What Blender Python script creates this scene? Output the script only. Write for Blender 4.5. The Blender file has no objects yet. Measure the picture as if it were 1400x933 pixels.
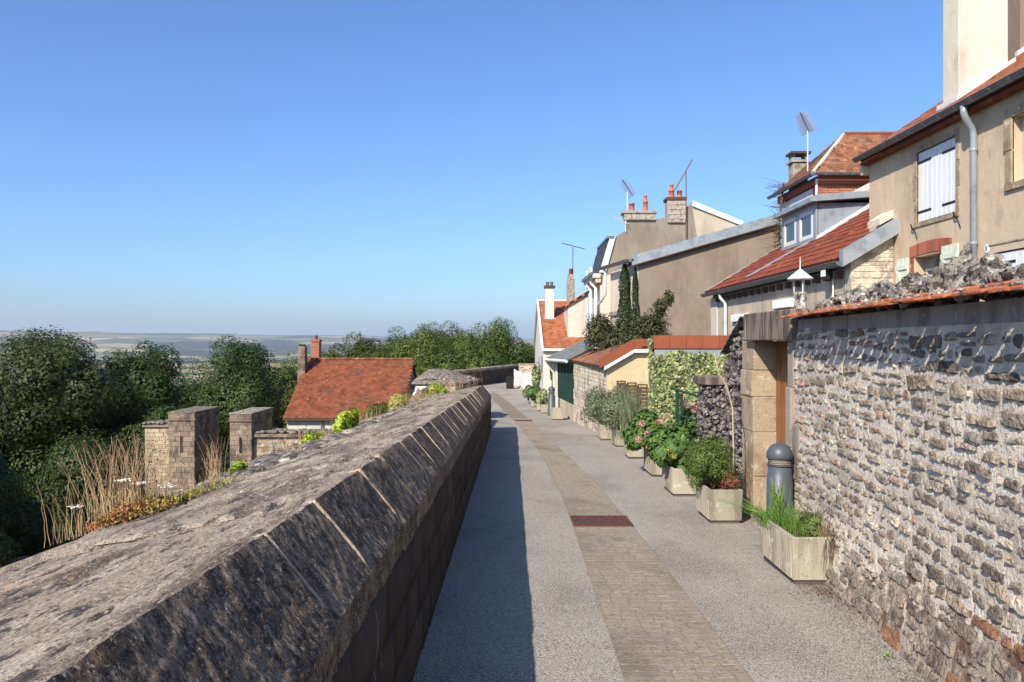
import bpy, math, random
import numpy as np
from mathutils import Vector, noise as mnoise

random.seed(7)
S = bpy.context.scene
C = S.collection

# ---------------------------------------------------------------- camera
cd = bpy.data.cameras.new("camera")
cd.lens = 28.0; cd.sensor_width = 36.0; cd.clip_start = 0.05; cd.clip_end = 40000
cam = bpy.data.objects.new("camera", cd); C.objects.link(cam)
cam.location = (0, 0, 1.75); cam.rotation_euler = (math.radians(90), 0, 0)
S.camera = cam
# ---------------------------------------------------------------- world and sun
LD = Vector((0.70, 1.14, -1.0)).normalized()         # the way the sunlight travels
W = bpy.data.worlds.new("World"); S.world = W; W.use_nodes = True
wn = W.node_tree; bg = wn.nodes["Background"]
sky = wn.nodes.new("ShaderNodeTexSky"); sky.sky_type = 'NISHITA'; sky.sun_disc = False
sky.sun_elevation = math.asin(-LD.z); sky.sun_rotation = math.atan2(-LD.x, -LD.y)
sky.altitude = 0; sky.air_density = 1.0; sky.dust_density = 1.1; sky.ozone_density = 6.0
wb = wn.nodes.new("ShaderNodeMixRGB"); wb.blend_type = 'MULTIPLY'; wb.inputs[0].default_value = 1; wb.inputs[2].default_value = (.92, 1.08, 1.27, 1)   # white balance
wn.links.new(sky.outputs[0], wb.inputs[1]); wn.links.new(wb.outputs[0], bg.inputs[0]); bg.inputs[1].default_value = 0.105
sd = bpy.data.lights.new("sun", 'SUN'); sd.energy = 5.0; sd.angle = math.radians(0.5); sd.color = (1.0, 0.905, 0.76)
sun = bpy.data.objects.new("sun", sd); C.objects.link(sun)
sun.rotation_euler = LD.to_track_quat('-Z', 'Y').to_euler(); sun.location = (-20, -30, 40)
S.view_settings.view_transform = 'Standard'; S.view_settings.look = 'None'
S.view_settings.exposure = 0.57; S.view_settings.gamma = 1.0
S.cycles.max_bounces = 6; S.cycles.transparent_max_bounces = 6; S.cycles.volume_bounces = 0

# ---------------------------------------------------------------- helpers
def srgb(r, g, b):
    f = lambda c: (c/255/12.92) if c/255 <= 0.04045 else ((c/255+0.055)/1.055)**2.4
    return (f(r), f(g), f(b))

def zg(y):                                            # the street surface
    return -0.03*y if y < 30 else -0.9-0.01*(y-30)

class MB:
    def __init__(s): s.v = []; s.f = []
    def add(s, vs, fs):
        o = len(s.v); s.v += [tuple(p) for p in vs]; s.f += [tuple(i+o for i in f) for f in fs]
    def box(s, x0, x1, y0, y1, z0, z1):
        s.add([(x0,y0,z0),(x1,y0,z0),(x1,y1,z0),(x0,y1,z0),(x0,y0,z1),(x1,y0,z1),(x1,y1,z1),(x0,y1,z1)],
              [(0,3,2,1),(4,5,6,7),(0,1,5,4),(1,2,6,5),(2,3,7,6),(3,0,4,7)])
        return s
    def fbox(s, F, u0, u1, v0, v1, d0, d1):
        P = [F.p(u,v,d) for d in (d0,d1) for (u,v) in ((u0,v0),(u1,v0),(u1,v1),(u0,v1))]
        s.add(P, [(0,3,2,1),(4,5,6,7),(0,1,5,4),(1,2,6,5),(2,3,7,6),(3,0,4,7)])
        return s
    def prism(s, pts, vec):                            # polygon pushed along a vector
        n = len(pts); P = [Vector(p) for p in pts]; v = Vector(vec)
        s.add(P+[p+v for p in P], [tuple(range(n))[::-1], tuple(range(n,2*n))] + [(i,(i+1)%n,(i+1)%n+n,i+n) for i in range(n)])
        return s
    def tube(s, path, r, n=8, cap=True):
        path = [Vector(p) for p in path]; m = len(path)
        R = r if isinstance(r, (list,tuple)) else [r]*m
        vs = []; up = None
        for i, p in enumerate(path):
            t = (path[min(i+1,m-1)]-path[max(i-1,0)]).normalized()
            if up is None: up = Vector((0,0,1)) if abs(t.z) < .9 else Vector((1,0,0))
            a = t.cross(up); a = a.normalized() if a.length > 1e-6 else Vector((1,0,0)); b = a.cross(t).normalized(); up = b
            for k in range(n):
                w = 2*math.pi*k/n; vs.append(p + (a*math.cos(w)+b*math.sin(w))*R[i])
        fs = [(i*n+k, i*n+(k+1)%n, (i+1)*n+(k+1)%n, (i+1)*n+k) for i in range(m-1) for k in range(n)]
        if cap: fs += [tuple(range(n))[::-1], tuple(range((m-1)*n, m*n))]
        s.add(vs, fs); return s
    def lathe(s, prof, c, n=20):                       # profile of (radius, height)
        vs = [(c[0]+r*math.cos(2*math.pi*k/n), c[1]+r*math.sin(2*math.pi*k/n), c[2]+z) for (r,z) in prof for k in range(n)]
        m = len(prof)
        fs = [(i*n+k, i*n+(k+1)%n, (i+1)*n+(k+1)%n, (i+1)*n+k) for i in range(m-1) for k in range(n)]
        fs += [tuple(range(n))[::-1], tuple(range((m-1)*n, m*n))]
        s.add(vs, fs); return s
    def mesh(s, name, m, smooth=False):
        me = bpy.data.meshes.new(name); me.from_pydata(s.v, [], s.f)
        if m: me.materials.append(m)
        if smooth: me.polygons.foreach_set("use_smooth", [True]*len(me.polygons))
        me.update(); return me
    def build(s, name, m, parent=None, smooth=False, bevel=0):
        return link(name, s.mesh(name, m, smooth), parent, bevel)

def link(name, me, parent=None, bevel=0):
    o = bpy.data.objects.new(name, me); C.objects.link(o)
    if parent is not None:
        o.parent = parent; o.location = -world_loc(parent)
    if bevel:
        b = o.modifiers.new("bevel", 'BEVEL'); b.width = bevel; b.segments = 2; b.limit_method = 'ANGLE'
    return o
def world_loc(o):
    v = Vector((0,0,0))
    while o is not None: v += o.location; o = o.parent
    return v
def tag(o, label, cat, group=None, kind=None):
    o['label'] = label; o['category'] = cat
    if group: o['group'] = group
    if kind: o['kind'] = kind
    return o
def thing(name, label, cat, loc, group=None):
    return tag(link(name, None), label, cat, group) if loc is None else _th(name, label, cat, loc, group)
def _th(name, label, cat, loc, group):
    o = bpy.data.objects.new(name, None); C.objects.link(o); o.location = loc; o.empty_display_size = .2
    return tag(o, label, cat, group)
def struct(o): o['kind'] = 'structure'; return o
def stuff(o): o['kind'] = 'stuff'; return o

class Fr:                                              # a wall or roof frame: u along, v up, d outwards
    def __init__(s, O, U, N, V=(0,0,1)):
        s.O = Vector(O); s.U = Vector(U).normalized(); s.N = Vector(N).normalized(); s.V = Vector(V).normalized()
    def p(s, u, v, d=0): return s.O+s.U*u+s.V*v+s.N*d

# ---------------------------------------------------------------- materials
MATS = {}
def mat(name, col, layers=(), rough=.85, bump=(), rnd=0, isl=0, spec=.12, metal=0, trans=0, special=None, hue=0):
    m = bpy.data.materials.new(name); m.use_nodes = True; nt = m.node_tree; N = nt.nodes; L = nt.links
    b = N["Principled BSDF"]; b.inputs["Roughness"].default_value = rough
    b.inputs["Specular IOR Level"].default_value = spec; b.inputs["Metallic"].default_value = metal
    geo = N.new("ShaderNodeNewGeometry")
    def vec(st):
        if st == (1,1,1): return geo.outputs["Position"]
        k = N.new("ShaderNodeVectorMath"); k.operation = 'MULTIPLY'; L.new(geo.outputs["Position"], k.inputs[0]); k.inputs[1].default_value = st
        return k.outputs[0]
    rgb = N.new("ShaderNodeRGB"); rgb.outputs[0].default_value = (*col, 1); cur = rgb.outputs[0]
    if special == 'brick':
        sx = N.new("ShaderNodeSeparateXYZ"); L.new(geo.outputs["Position"], sx.inputs[0])
        ad = N.new("ShaderNodeMath"); L.new(sx.outputs[0], ad.inputs[0]); L.new(sx.outputs[1], ad.inputs[1])
        cx = N.new("ShaderNodeCombineXYZ"); L.new(ad.outputs[0], cx.inputs[0]); L.new(sx.outputs[2], cx.inputs[1])
        bt = N.new("ShaderNodeTexBrick"); L.new(cx.outputs[0], bt.inputs[0])
        bt.inputs["Color1"].default_value = (*col,1); bt.inputs["Color2"].default_value = (*[c*.6 for c in col],1)
        bt.inputs["Mortar"].default_value = (.42,.3,.22,1); bt.inputs["Scale"].default_value = 1
        bt.inputs["Brick Width"].default_value = .22; bt.inputs["Row Height"].default_value = .07; bt.inputs["Mortar Size"].default_value = .006
        cur = bt.outputs[0]
    if special == 'fields':
        vo = N.new("ShaderNodeTexVoronoi"); vo.feature = 'F1'; vo.inputs["Scale"].default_value = 1
        L.new(vec((.0016,.0030,0)), vo.inputs["Vector"])
        cr = N.new("ShaderNodeValToRGB"); cr.color_ramp.interpolation = 'CONSTANT'
        sp = N.new("ShaderNodeSeparateColor"); L.new(vo.outputs["Color"], sp.inputs[0]); L.new(sp.outputs[0], cr.inputs[0])
        el = cr.color_ramp.elements
        cols = [(0,(.12,.14,.06)),(.25,(.34,.25,.14)),(.45,(.17,.19,.09)),(.6,(.40,.32,.18)),(.8,(.20,.22,.08)),(.9,(.06,.1,.03))]
        el[0].position = 0; el[0].color = (*cols[0][1],1); el[1].position = cols[1][0]; el[1].color = (*cols[1][1],1)
        for p, c in cols[2:]: e = el.new(p); e.color = (*c,1)
        cur = cr.outputs[0]
        for nm, c in (("forest",(.03,.04,.028)),("near",(.03,.04,.015))):
            at = N.new("ShaderNodeAttribute"); at.attribute_name = nm
            mx = N.new("ShaderNodeMixRGB"); L.new(at.outputs["Fac"], mx.inputs[0]); L.new(cur, mx.inputs[1]); mx.inputs[2].default_value = (*c,1)
            cur = mx.outputs[0]
    for ly in layers:
        c, sc, lo, hi = ly[:4]; st = ly[4] if len(ly) > 4 else (1,1,1); fac = ly[5] if len(ly) > 5 else 1; det = ly[6] if len(ly) > 6 else 5
        if c == 'height':                              # band by world height: (height, colour, z0, z1, ...)
            pass
        nz = N.new("ShaderNodeTexNoise"); nz.inputs["Scale"].default_value = sc; nz.inputs["Detail"].default_value = det
        nz.inputs["Roughness"].default_value = .62; L.new(vec(st), nz.inputs["Vector"])
        mr = N.new("ShaderNodeMapRange"); mr.interpolation_type = 'SMOOTHSTEP'
        mr.inputs[1].default_value = lo; mr.inputs[2].default_value = hi; mr.inputs[4].default_value = fac
        L.new(nz.outputs[0], mr.inputs[0])
        mx = N.new("ShaderNodeMixRGB"); L.new(mr.outputs[0], mx.inputs[0]); L.new(cur, mx.inputs[1]); mx.inputs[2].default_value = (*c,1)
        cur = mx.outputs[0]
    for amt, src in ((rnd,'o'),(isl,'i')):
        if not amt: continue
        if src == 'o': r = N.new("ShaderNodeObjectInfo").outputs["Random"]
        else: r = geo.outputs["Random Per Island"]
        mr = N.new("ShaderNodeMapRange"); mr.inputs[3].default_value = 1-amt; mr.inputs[4].default_value = 1+amt; L.new(r, mr.inputs[0])
        hs = N.new("ShaderNodeHueSaturation"); L.new(mr.outputs[0], hs.inputs["Value"]); L.new(cur, hs.inputs["Color"])
        if hue:
            m2 = N.new("ShaderNodeMath"); m2.operation = 'MULTIPLY'; L.new(r, m2.inputs[0]); m2.inputs[1].default_value = 7.31
            m3 = N.new("ShaderNodeMath"); m3.operation = 'FRACT'; L.new(m2.outputs[0], m3.inputs[0])
            m4 = N.new("ShaderNodeMapRange"); m4.inputs[3].default_value = .5-hue; m4.inputs[4].default_value = .5+hue; L.new(m3.outputs[0], m4.inputs[0])
            L.new(m4.outputs[0], hs.inputs["Hue"])
        cur = hs.outputs[0]
    L.new(cur, b.inputs["Base Color"])
    prev = None
    for bp in bump:
        sc, dist = bp[:2]; st = bp[2] if len(bp) > 2 else (1,1,1)
        nz = N.new("ShaderNodeTexNoise"); nz.inputs["Scale"].default_value = sc; nz.inputs["Detail"].default_value = 5; nz.inputs["Roughness"].default_value = .6
        L.new(vec(st), nz.inputs["Vector"])
        bu = N.new("ShaderNodeBump"); bu.inputs["Distance"].default_value = dist; bu.inputs["Strength"].default_value = 1
        L.new(nz.outputs[0], bu.inputs["Height"])
        if prev: L.new(prev, bu.inputs["Normal"])
        prev = bu.outputs[0]
    if prev: L.new(prev, b.inputs["Normal"])
    if trans:
        tr = N.new("ShaderNodeBsdfTranslucent"); L.new(cur, tr.inputs[0]); mx = N.new("ShaderNodeMixShader"); mx.inputs[0].default_value = trans
        L.new(b.outputs[0], mx.inputs[1]); L.new(tr.outputs[0], mx.inputs[2]); L.new(mx.outputs[0], N["Material Output"].inputs[0])
    MATS[name] = m
    return m

AX = (1,.18,1)
m_asph = mat("asphalt", (.325,.30,.255), [((.17,.15,.13),.9,.45,.65,(1,.5,1),.55), ((.20,.15,.11),.35,.50,.68,(1,.4,1),.5), ((.33,.31,.29),.7,.5,.75,(1,.3,1),.45), ((.045,.042,.04),78,.50,.61,(1,1,1),.72,3), ((.56,.52,.47),95,.54,.66,(1,1,1),.85,2), ((.16,.10,.07),2.3,.62,.78,(1,1,1),.5)], rough=.9, bump=[(90,.006)])
m_lowroad = mat("lower_road", (.07,.07,.075), [((.12,.12,.12),2,.5,.7)], rough=.9)
m_sett = mat("sett_stone", (.275,.238,.185), [((.17,.145,.12),1.6,.45,.65,(1,.7,1),.75), ((.40,.35,.28),30,.53,.66,(.6,1.4,1),.55,4), ((.09,.077,.063),50,.54,.64,(.7,1.2,1),.7,4)], rough=.85, bump=[(45,.010,(.5,1.5,1)),(9,.006)], rnd=.05)
m_settj = mat("sett_joint", (.20,.165,.125), [((.3,.26,.2),30,.5,.7)], bump=[(60,.006)])
m_grate = mat("rusty_iron", (.10,.04,.03), [((.16,.075,.05),12,.5,.7)], rough=.75, bump=[(60,.002)])
# parapet: streaky lichen stone on top, crusted chamfer, its colour also darkened for the grazing sun
m_cope = mat("lichen_coping", (.31,.25,.188), [((.095,.072,.056),4,.45,.60,(1,.28,1),.8), ((.43,.37,.30),9,.52,.66,(1,.2,1),.75), ((.05,.042,.042),16,.54,.62,(1,.35,1),.9), ((.42,.27,.16),3.5,.58,.72,(1,.3,1),.6), ((.62,.57,.52),30,.62,.70,(1,.4,1),.7), ((.035,.03,.032),55,.56,.66,(1,.6,1),.7,3), ((.55,.47,.38),95,.56,.66,(1,.45,1),.6,2), ((.04,.035,.035),130,.55,.64,(1,.5,1),.7,2)], rough=.95, bump=[(40,.012,(1,.35,1)),(110,.005)], rnd=.12)
m_chamf = mat("crusted_chamfer", (.27,.205,.145), [((.085,.063,.048),7,.42,.60,(1,1,1),.8), ((.46,.37,.29),18,.56,.68,(.6,1,.5),.8), ((.045,.036,.03),30,.52,.63,(1,1,.5),.75), ((.33,.2,.11),6,.60,.72,(1,1,.5),.6), ((.50,.45,.40),90,.57,.66,(1,1,1),.7,2), ((.02,.017,.016),120,.56,.64,(1,1,.7),.7,2)], rough=.97, bump=[(45,.018,(1,1,.6)),(120,.006)], rnd=.2)
m_mortar_tan = mat("tan_mortar", (.44,.34,.24), [((.2,.15,.11),14,.5,.65,(1,1,1),.7)], bump=[(50,.01)])
m_pface = mat("parapet_face", (.080,.058,.042), [((.08,.055,.045),2.2,.42,.62,(1,2.5,.35),.9), ((.30,.18,.11),3,.58,.72,(1,3,.3),.6), ((.05,.05,.055),8,.5,.6,(1,2,.5),.7), ((.36,.32,.28),6,.62,.72,(1,3,.3),.5)], rough=.95, bump=[(30,.015),(90,.006)], rnd=.2)  # base colour darkened to deepen the shade on faces turned from the sun
m_rubble = mat("rubble_top", (.27,.235,.195), [((.10,.085,.08),7,.45,.6), ((.58,.54,.47),8,.56,.68), ((.05,.04,.04),28,.55,.65), ((.35,.2,.1),4,.6,.75)], rough=.95, bump=[(30,.02),(90,.006)], rnd=.3)
m_rampart = mat("rampart_face", (.22,.19,.15), [((.1,.09,.07),1.5,.45,.65)], bump=[(8,.03)])
# right wall
m_wmort = mat("wall_mortar", (.66,.59,.49), [((.45,.39,.32),3,.45,.65), ((.62,.58,.52),12,.55,.7), ((.2,.18,.16),45,.56,.68)], rough=.95, bump=[(28,.02),(90,.006)])
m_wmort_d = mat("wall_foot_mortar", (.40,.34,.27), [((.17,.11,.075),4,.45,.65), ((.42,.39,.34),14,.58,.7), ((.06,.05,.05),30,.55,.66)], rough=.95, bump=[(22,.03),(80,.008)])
def wallstone(nm, c, dk=.4):
    return mat(nm, c, [(tuple(v*dk for v in c),11,.45,.62,(1,1,1),.85), (tuple(min(1,v*1.7) for v in c),22,.56,.7,(1,1,1),.8), (tuple(v*.25 for v in c),60,.56,.66,(1,1,1),.8,3)], rough=.95, bump=[(30,.02),(80,.010)], rnd=.22)
m_ws = [wallstone("grey_wallstone",(.33,.285,.235)), wallstone("pale_wallstone",(.46,.40,.32),.45), wallstone("pink_wallstone",(.40,.27,.21),.5), wallstone("brown_wallstone",(.33,.265,.20)), wallstone("dark_wallstone",(.21,.175,.145))]
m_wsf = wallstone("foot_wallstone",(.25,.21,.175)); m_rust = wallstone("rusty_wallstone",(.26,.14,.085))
m_render = mat("grey_render", (.30,.28,.26), [((.18,.165,.155),2.5,.45,.65,(1,2,.4)), ((.42,.39,.35),14,.58,.72)], bump=[(50,.006)])
m_cop = mat("orange_tile", (.42,.13,.06), [((.50,.19,.10),6,.5,.7), ((.13,.08,.06),9,.53,.62), ((.48,.42,.34),16,.62,.69,(1,1,1),.8)], rnd=.22, bump=[(50,.004)])
m_rock = mat("lichen_rock", (.38,.35,.30), [((.12,.10,.09),14,.46,.58), ((.66,.64,.58),20,.53,.61), ((.03,.025,.025),24,.56,.62), ((.35,.28,.1),9,.66,.75)], rough=.97, bump=[(30,.05),(80,.02)], rnd=.2)
m_ashlar = mat("tan_ashlar", (.35,.275,.19), [((.23,.165,.11),3,.45,.65), ((.55,.46,.35),8,.55,.7), ((.15,.11,.09),35,.60,.68)], bump=[(50,.008),(12,.006)], rnd=.12)
m_ashlar_g = mat("grey_ashlar", (.30,.26,.21), [((.14,.12,.10),4,.45,.62,(1,1,.5)), ((.42,.38,.32),14,.58,.7)], bump=[(50,.008)], rnd=.12)
m_lintel = mat("streaked_lintel", (.21,.165,.135), [((.07,.055,.05),5,.46,.58,(2,2,.25),.9), ((.42,.37,.32),7,.6,.68,(3,3,.2),.8)], bump=[(50,.008)])
m_door = mat("brown_door_wood", (.25,.095,.035), [((.13,.05,.02),6,.45,.65,(3,3,.3))], rough=.5, spec=.4)
m_dkrub = mat("dark_rubble", (.24,.21,.185), [((.05,.042,.045),12,.44,.58), ((.42,.39,.37),20,.55,.66), ((.025,.02,.02),30,.55,.62)], rough=.97, bump=[(24,.04),(70,.01)], rnd=.25)
m_conc = mat("planter_concrete", (.36,.325,.25), [((.20,.185,.14),3,.45,.65,(2,2,.3),.85), ((.48,.44,.36),10,.55,.7), ((.16,.15,.11),32,.60,.68,(1,1,.7),.8), ((.20,.2,.10),4,.62,.75,(3,3,.25),.6)], rough=.9, bump=[(60,.004)], rnd=.12)
m_plinth = mat("planter_plinth", (.10,.09,.08)); m_soil = mat("soil", (.07,.045,.03), bump=[(40,.03)])
m_boll = mat("bollard_paint", (.062,.076,.092), [((.09,.105,.12),6,.5,.7,(1,1,.4),.5), ((.05,.06,.07),30,.6,.7)], rough=.45, spec=.5)
m_black = mat("black_iron", (.02,.02,.02), rough=.5); m_green = mat("green_paint", (.016,.045,.034), rough=.5)
# houses
def plaster(nm, c, stain=.72, bmp=.006):
    return mat(nm, c, [(tuple(v*stain for v in c),.9,.42,.68,(1,1,.5),.85), (tuple(min(.9,v*1.18) for v in c),3.5,.55,.72,(1,1,.6),.6), (tuple(v*.5 for v in c),7,.66,.76,(1,1,.3),.6), (tuple(v*.75 for v in c),40,.5,.7,(1,1,1),.5), (tuple(v*.62 for v in c),2.4,.54,.70,(1.5,1.5,.12),.55), (tuple(v*.55 for v in c),1.1,.60,.72,(1,1,1),.45)], rough=.95, bump=[(60,bmp),(6,.01)])
m_beige = plaster("beige_render", (.56,.44,.31)); m_bfar = plaster("grey_beige_roughcast", (.28,.235,.185),.7,.012)
m_bfar2 = plaster("brown_beige_roughcast", (.265,.215,.165),.7,.012); m_cream = plaster("cream_render", (.60,.53,.42))
m_white = plaster("white_render", (.56,.53,.46),.8); m_yell = plaster("yellow_render", (.52,.43,.27),.85)
m_chim = plaster("chimney_render", (.66,.59,.48),.9); m_stonef = plaster("stone_facade", (.50,.43,.33),.7,.012)
m_chimg = plaster("chimney_side_render", (.44,.38,.33),.85)
m_zinc = mat("zinc", (.30,.34,.37), [((.22,.25,.28),4,.45,.65),((.4,.43,.46),9,.6,.7)], rough=.5, metal=.25, spec=.5)
m_zlight = mat("pale_zinc", (.55,.58,.60), [((.4,.43,.46),4,.5,.7)], rough=.5)
m_gutter = mat("gutter_zinc", (.12,.135,.15), [((.2,.22,.24),8,.5,.7)], rough=.45, metal=.3, spec=.5)
m_slate = mat("slate", (.045,.047,.055), [((.1,.1,.115),8,.5,.7)], rough=.6, isl=.25)
m_t_red = mat("red_roof_tile", (.18,.048,.028), [((.11,.04,.03),7,.48,.66), ((.28,.11,.065),3,.55,.7), ((.1,.06,.05),16,.62,.7)], rnd=.22, isl=.22, bump=[(50,.003)])
m_t_or = mat("orange_roof_tile", (.27,.09,.038), [((.25,.1,.06),4,.48,.66), ((.14,.1,.08),9,.58,.68), ((.5,.24,.13),6,.6,.72)], rnd=.22, isl=.28, bump=[(50,.003)])
m_t_old = mat("old_roof_tile", (.24,.10,.05), [((.16,.085,.06),3,.46,.66), ((.42,.3,.2),7,.62,.7), ((.07,.05,.045),12,.58,.66)], rnd=.25, isl=.35)
m_t_low = mat("lower_roof_tile", (.185,.060,.032), [((.13,.045,.024),1.5,.46,.66), ((.28,.10,.04),3,.55,.7), ((.09,.06,.045),.8,.52,.7,(1,1,1),.7), ((.36,.28,.2),2.2,.70,.75)], rnd=.2, isl=.25)
m_under = mat("roof_underside", (.12,.07,.05)); m_brick = mat("red_brick", (.36,.11,.06), special='brick', bump=[(50,.004)])
m_brick1 = mat("arch_brick", (.33,.11,.07), rnd=.25, bump=[(50,.004)]); m_brown = mat("dark_beam", (.09,.055,.04))
m_shut = mat("white_shutter", (.68,.70,.72), [((.55,.57,.6),5,.5,.7,(3,3,.3))], rough=.6); m_shutg = mat("pale_green_shutter", (.58,.62,.52), [((.45,.5,.42),5,.5,.7)], rough=.6)
m_wfr = mat("white_frame", (.62,.62,.60), rough=.5); m_glass = mat("window_glass", (.03,.04,.05), rough=.05, spec=1.0)
m_curt = mat("net_curtain", (.6,.6,.58), [((.35,.35,.36),25,.5,.6,(1,1,.05))]); m_pot = mat("terracotta_pot", (.50,.17,.08), [((.3,.12,.07),7,.5,.7)], rnd=.1)
m_cstone = mat("chimney_stone", (.38,.33,.27), [((.2,.17,.14),8,.48,.6)], isl=.2, bump=[(30,.02)])
m_alu = mat("aluminium", (.7,.7,.7), rough=.4, metal=.6); m_mast = mat("rusty_mast", (.13,.07,.05)); m_redmet = mat("red_metal_coping", (.25,.075,.038), [((.3,.09,.05),3,.5,.7)], rough=.6, rnd=.1)
m_shbr = mat("red_brown_shutter", (.085,.028,.02), rough=.6); m_lime = mat("lime_cladding", (.58,.50,.39), [((.3,.25,.2),3,.45,.6), ((.62,.56,.45),6,.55,.7)], bump=[(20,.03)])
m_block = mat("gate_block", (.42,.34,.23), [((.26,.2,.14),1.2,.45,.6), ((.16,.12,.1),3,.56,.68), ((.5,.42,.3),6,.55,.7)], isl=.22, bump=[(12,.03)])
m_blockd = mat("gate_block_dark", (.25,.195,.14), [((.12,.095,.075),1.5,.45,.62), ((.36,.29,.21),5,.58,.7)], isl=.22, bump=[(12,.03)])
m_gjoint = mat("gate_joint", (.16,.125,.09)); m_graf = mat("faded_graffiti", (.20,.24,.30), [((.40,.33,.24),18,.45,.6)])
m_proof = mat("dull_zinc_roof", (.17,.18,.175), [((.11,.115,.11),5,.45,.65)], rough=.85)
m_lens = mat("lamp_white", (.8,.8,.78), rough=.4)
# plants
def leafm(nm, c, lo=.5, hi=1.9, isl=.3, sc=1.2, trans=.18, hue=.02):
    return mat(nm, c, [(tuple(v*lo for v in c),sc,.42,.6,(1,1,1),.8,3), ((min(1,c[0]*hi*1.15),min(1,c[1]*hi),c[2]*hi*.8),sc*2.2,.55,.72,(1,1,1),.6,3)], rough=.55, isl=isl, spec=.3, trans=trans, hue=hue)
m_lf_d = leafm("dark_foliage", (.044,.074,.014), sc=.6); m_lf_m = leafm("mid_foliage", (.075,.115,.016), sc=.6); m_lf_l = leafm("light_foliage", (.10,.135,.018))
m_lf_o = leafm("olive_foliage", (.052,.072,.015), sc=.6); m_purple = leafm("purple_foliage", (.070,.078,.026), .6, 1.6, .5, 3, .2, .06)
m_cyp = leafm("conifer_foliage", (.028,.052,.014), sc=6); m_ivy = leafm("variegated_ivy", (.31,.36,.16), .35, 1.7, .6, 9, .25, .04)
m_hyd = leafm("hydrangea_leaf", (.08,.16,.03), sc=8); m_fern = leafm("feathery_leaf", (.11,.17,.035), sc=8); m_greyl = leafm("grey_green_leaf", (.17,.21,.11), sc=8)
m_pink = leafm("pink_petal", (.70,.28,.32), .8, 1.2, .25, 20); m_red = mat("red_petal", (.55,.03,.02)); m_grn = leafm("fresh_grass", (.13,.25,.045), sc=10)
m_dry = leafm("dry_stem", (.42,.30,.16), .6, 1.3, .4, 8); m_seed = leafm("seed_head", (.20,.08,.05), .7, 1.3, .4, 8); m_sed = leafm("red_sedum", (.36,.13,.06), .6, 1.5, .5, 9, .2, .06)
m_sedy = leafm("yellow_sedum", (.40,.36,.09), .7, 1.3, .4, 12); m_limeg = leafm("lime_leaf", (.33,.43,.03), .7, 1.3, .4, 12); m_wfl = mat("white_petal", (.75,.72,.66))
m_bark = mat("bark", (.085,.065,.045), [((.04,.03,.022),6,.5,.6)], bump=[(20,.03)]); m_twig = mat("twig", (.13,.09,.06)); m_stem = mat("pale_stem", (.42,.35,.25)); m_litter = leafm("leaf_litter", (.15,.065,.035), sc=20)

# ---------------------------------------------------------------- generators for foliage
def leaves(name, m, cen, nor, size, parent=None, seed=0, asp=.55, fold=.2):
    r = np.random.default_rng(seed); n = len(cen)
    nor = nor/np.maximum(np.linalg.norm(nor,axis=1,keepdims=True),1e-6)
    t = r.normal(size=(n,3)); t -= nor*(t*nor).sum(1,keepdims=True); t /= np.linalg.norm(t,axis=1,keepdims=True)
    b = np.cross(nor, t); s = np.asarray(size).reshape(-1,1)*np.ones((n,1))
    V = np.stack([cen-t*s*.5, cen+b*s*asp*.5+nor*s*fold*.5, cen+t*s*.5, cen-b*s*asp*.5+nor*s*fold*.5],1).reshape(-1,3)
    me = bpy.data.meshes.new(name); me.vertices.add(4*n); me.vertices.foreach_set("co", V.astype(np.float32).ravel())
    me.loops.add(4*n); me.loops.foreach_set("vertex_index", np.arange(4*n, dtype=np.int32))
    me.polygons.add(n); me.polygons.foreach_set("loop_start", np.arange(0,4*n,4,dtype=np.int32))
    me.update(calc_edges=True); me.materials.append(m)
    return link(name, me, parent)
def blobs(n, c, rad, ncl, cr, seed, shell=.55, low=-.75):
    r = np.random.default_rng(seed)
    d = r.normal(size=(ncl*3,3)); d /= np.linalg.norm(d,axis=1,keepdims=True); d = d[d[:,2] > low][:ncl]
    k = shell+(1-shell)*r.random((len(d),1)); cc = d*k*(1-cr*.8)
    w = r.random(len(d))*.7+.5; idx = r.choice(len(d), n, p=w/w.sum())
    e = r.normal(size=(n,3)); e /= np.linalg.norm(e,axis=1,keepdims=True)
    rr = cr*(.5+w[idx][:,None]*.6)*(.84+.20*r.random((n,1)))
    p = (cc[idx]+e*rr+r.normal(size=(n,3))*.022)*np.array(rad)+np.array(c)
    nor = e*.9+d[idx]*.45+r.normal(size=(n,3))*.24+np.array([0,0,.25])
    return p, nor, cc*np.array(rad)+np.array(c)
def tree(label, x, y, z0, ztop, rx, ry, m, n=14000, ls=.26, seed=1, ncl=60, cr=.3, k=2.0, trunk=None, group="trees below and beyond the rampart", low=-.8, cat='tree', name='broadleaf_tree', crown_h=None):
    H = ztop-z0; rz = (crown_h or H*.82)/2; cz = ztop-rz
    n = int(n*k*1.35); ls *= .66
    if y > 59: ztop -= .45
    t = thing(name, label, cat, (x,y,z0), group)
    p, nr, cc = blobs(n, (x,y,cz), (rx,ry,rz), int(ncl*1.15), cr, seed, low=low, shell=.35)
    r = np.random.default_rng(seed+5)
    leaves('crown', m, p, nr, ls*(.5+1.0*r.random(n)), t, seed)
    w = MB(); tr = trunk or H*.03
    w.tube([(x,y,z0-.3),(x+.05,y,z0+H*.3),(x-.05,y,cz),(x,y,cz+rz*.6)], [tr*1.3,tr,tr*.7,tr*.2], 8)
    for q in cc[:14]:
        z1 = z0+H*(.25+.3*random.random()); w.tube([(x,y,z1),((x+q[0])/2,(y+q[1])/2,(z1+q[2])/2+.2*rz*.2),tuple(q)],[tr*.5,tr*.3,tr*.08],5)
    w.build('trunk', m_bark, t, True)
    return t
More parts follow.
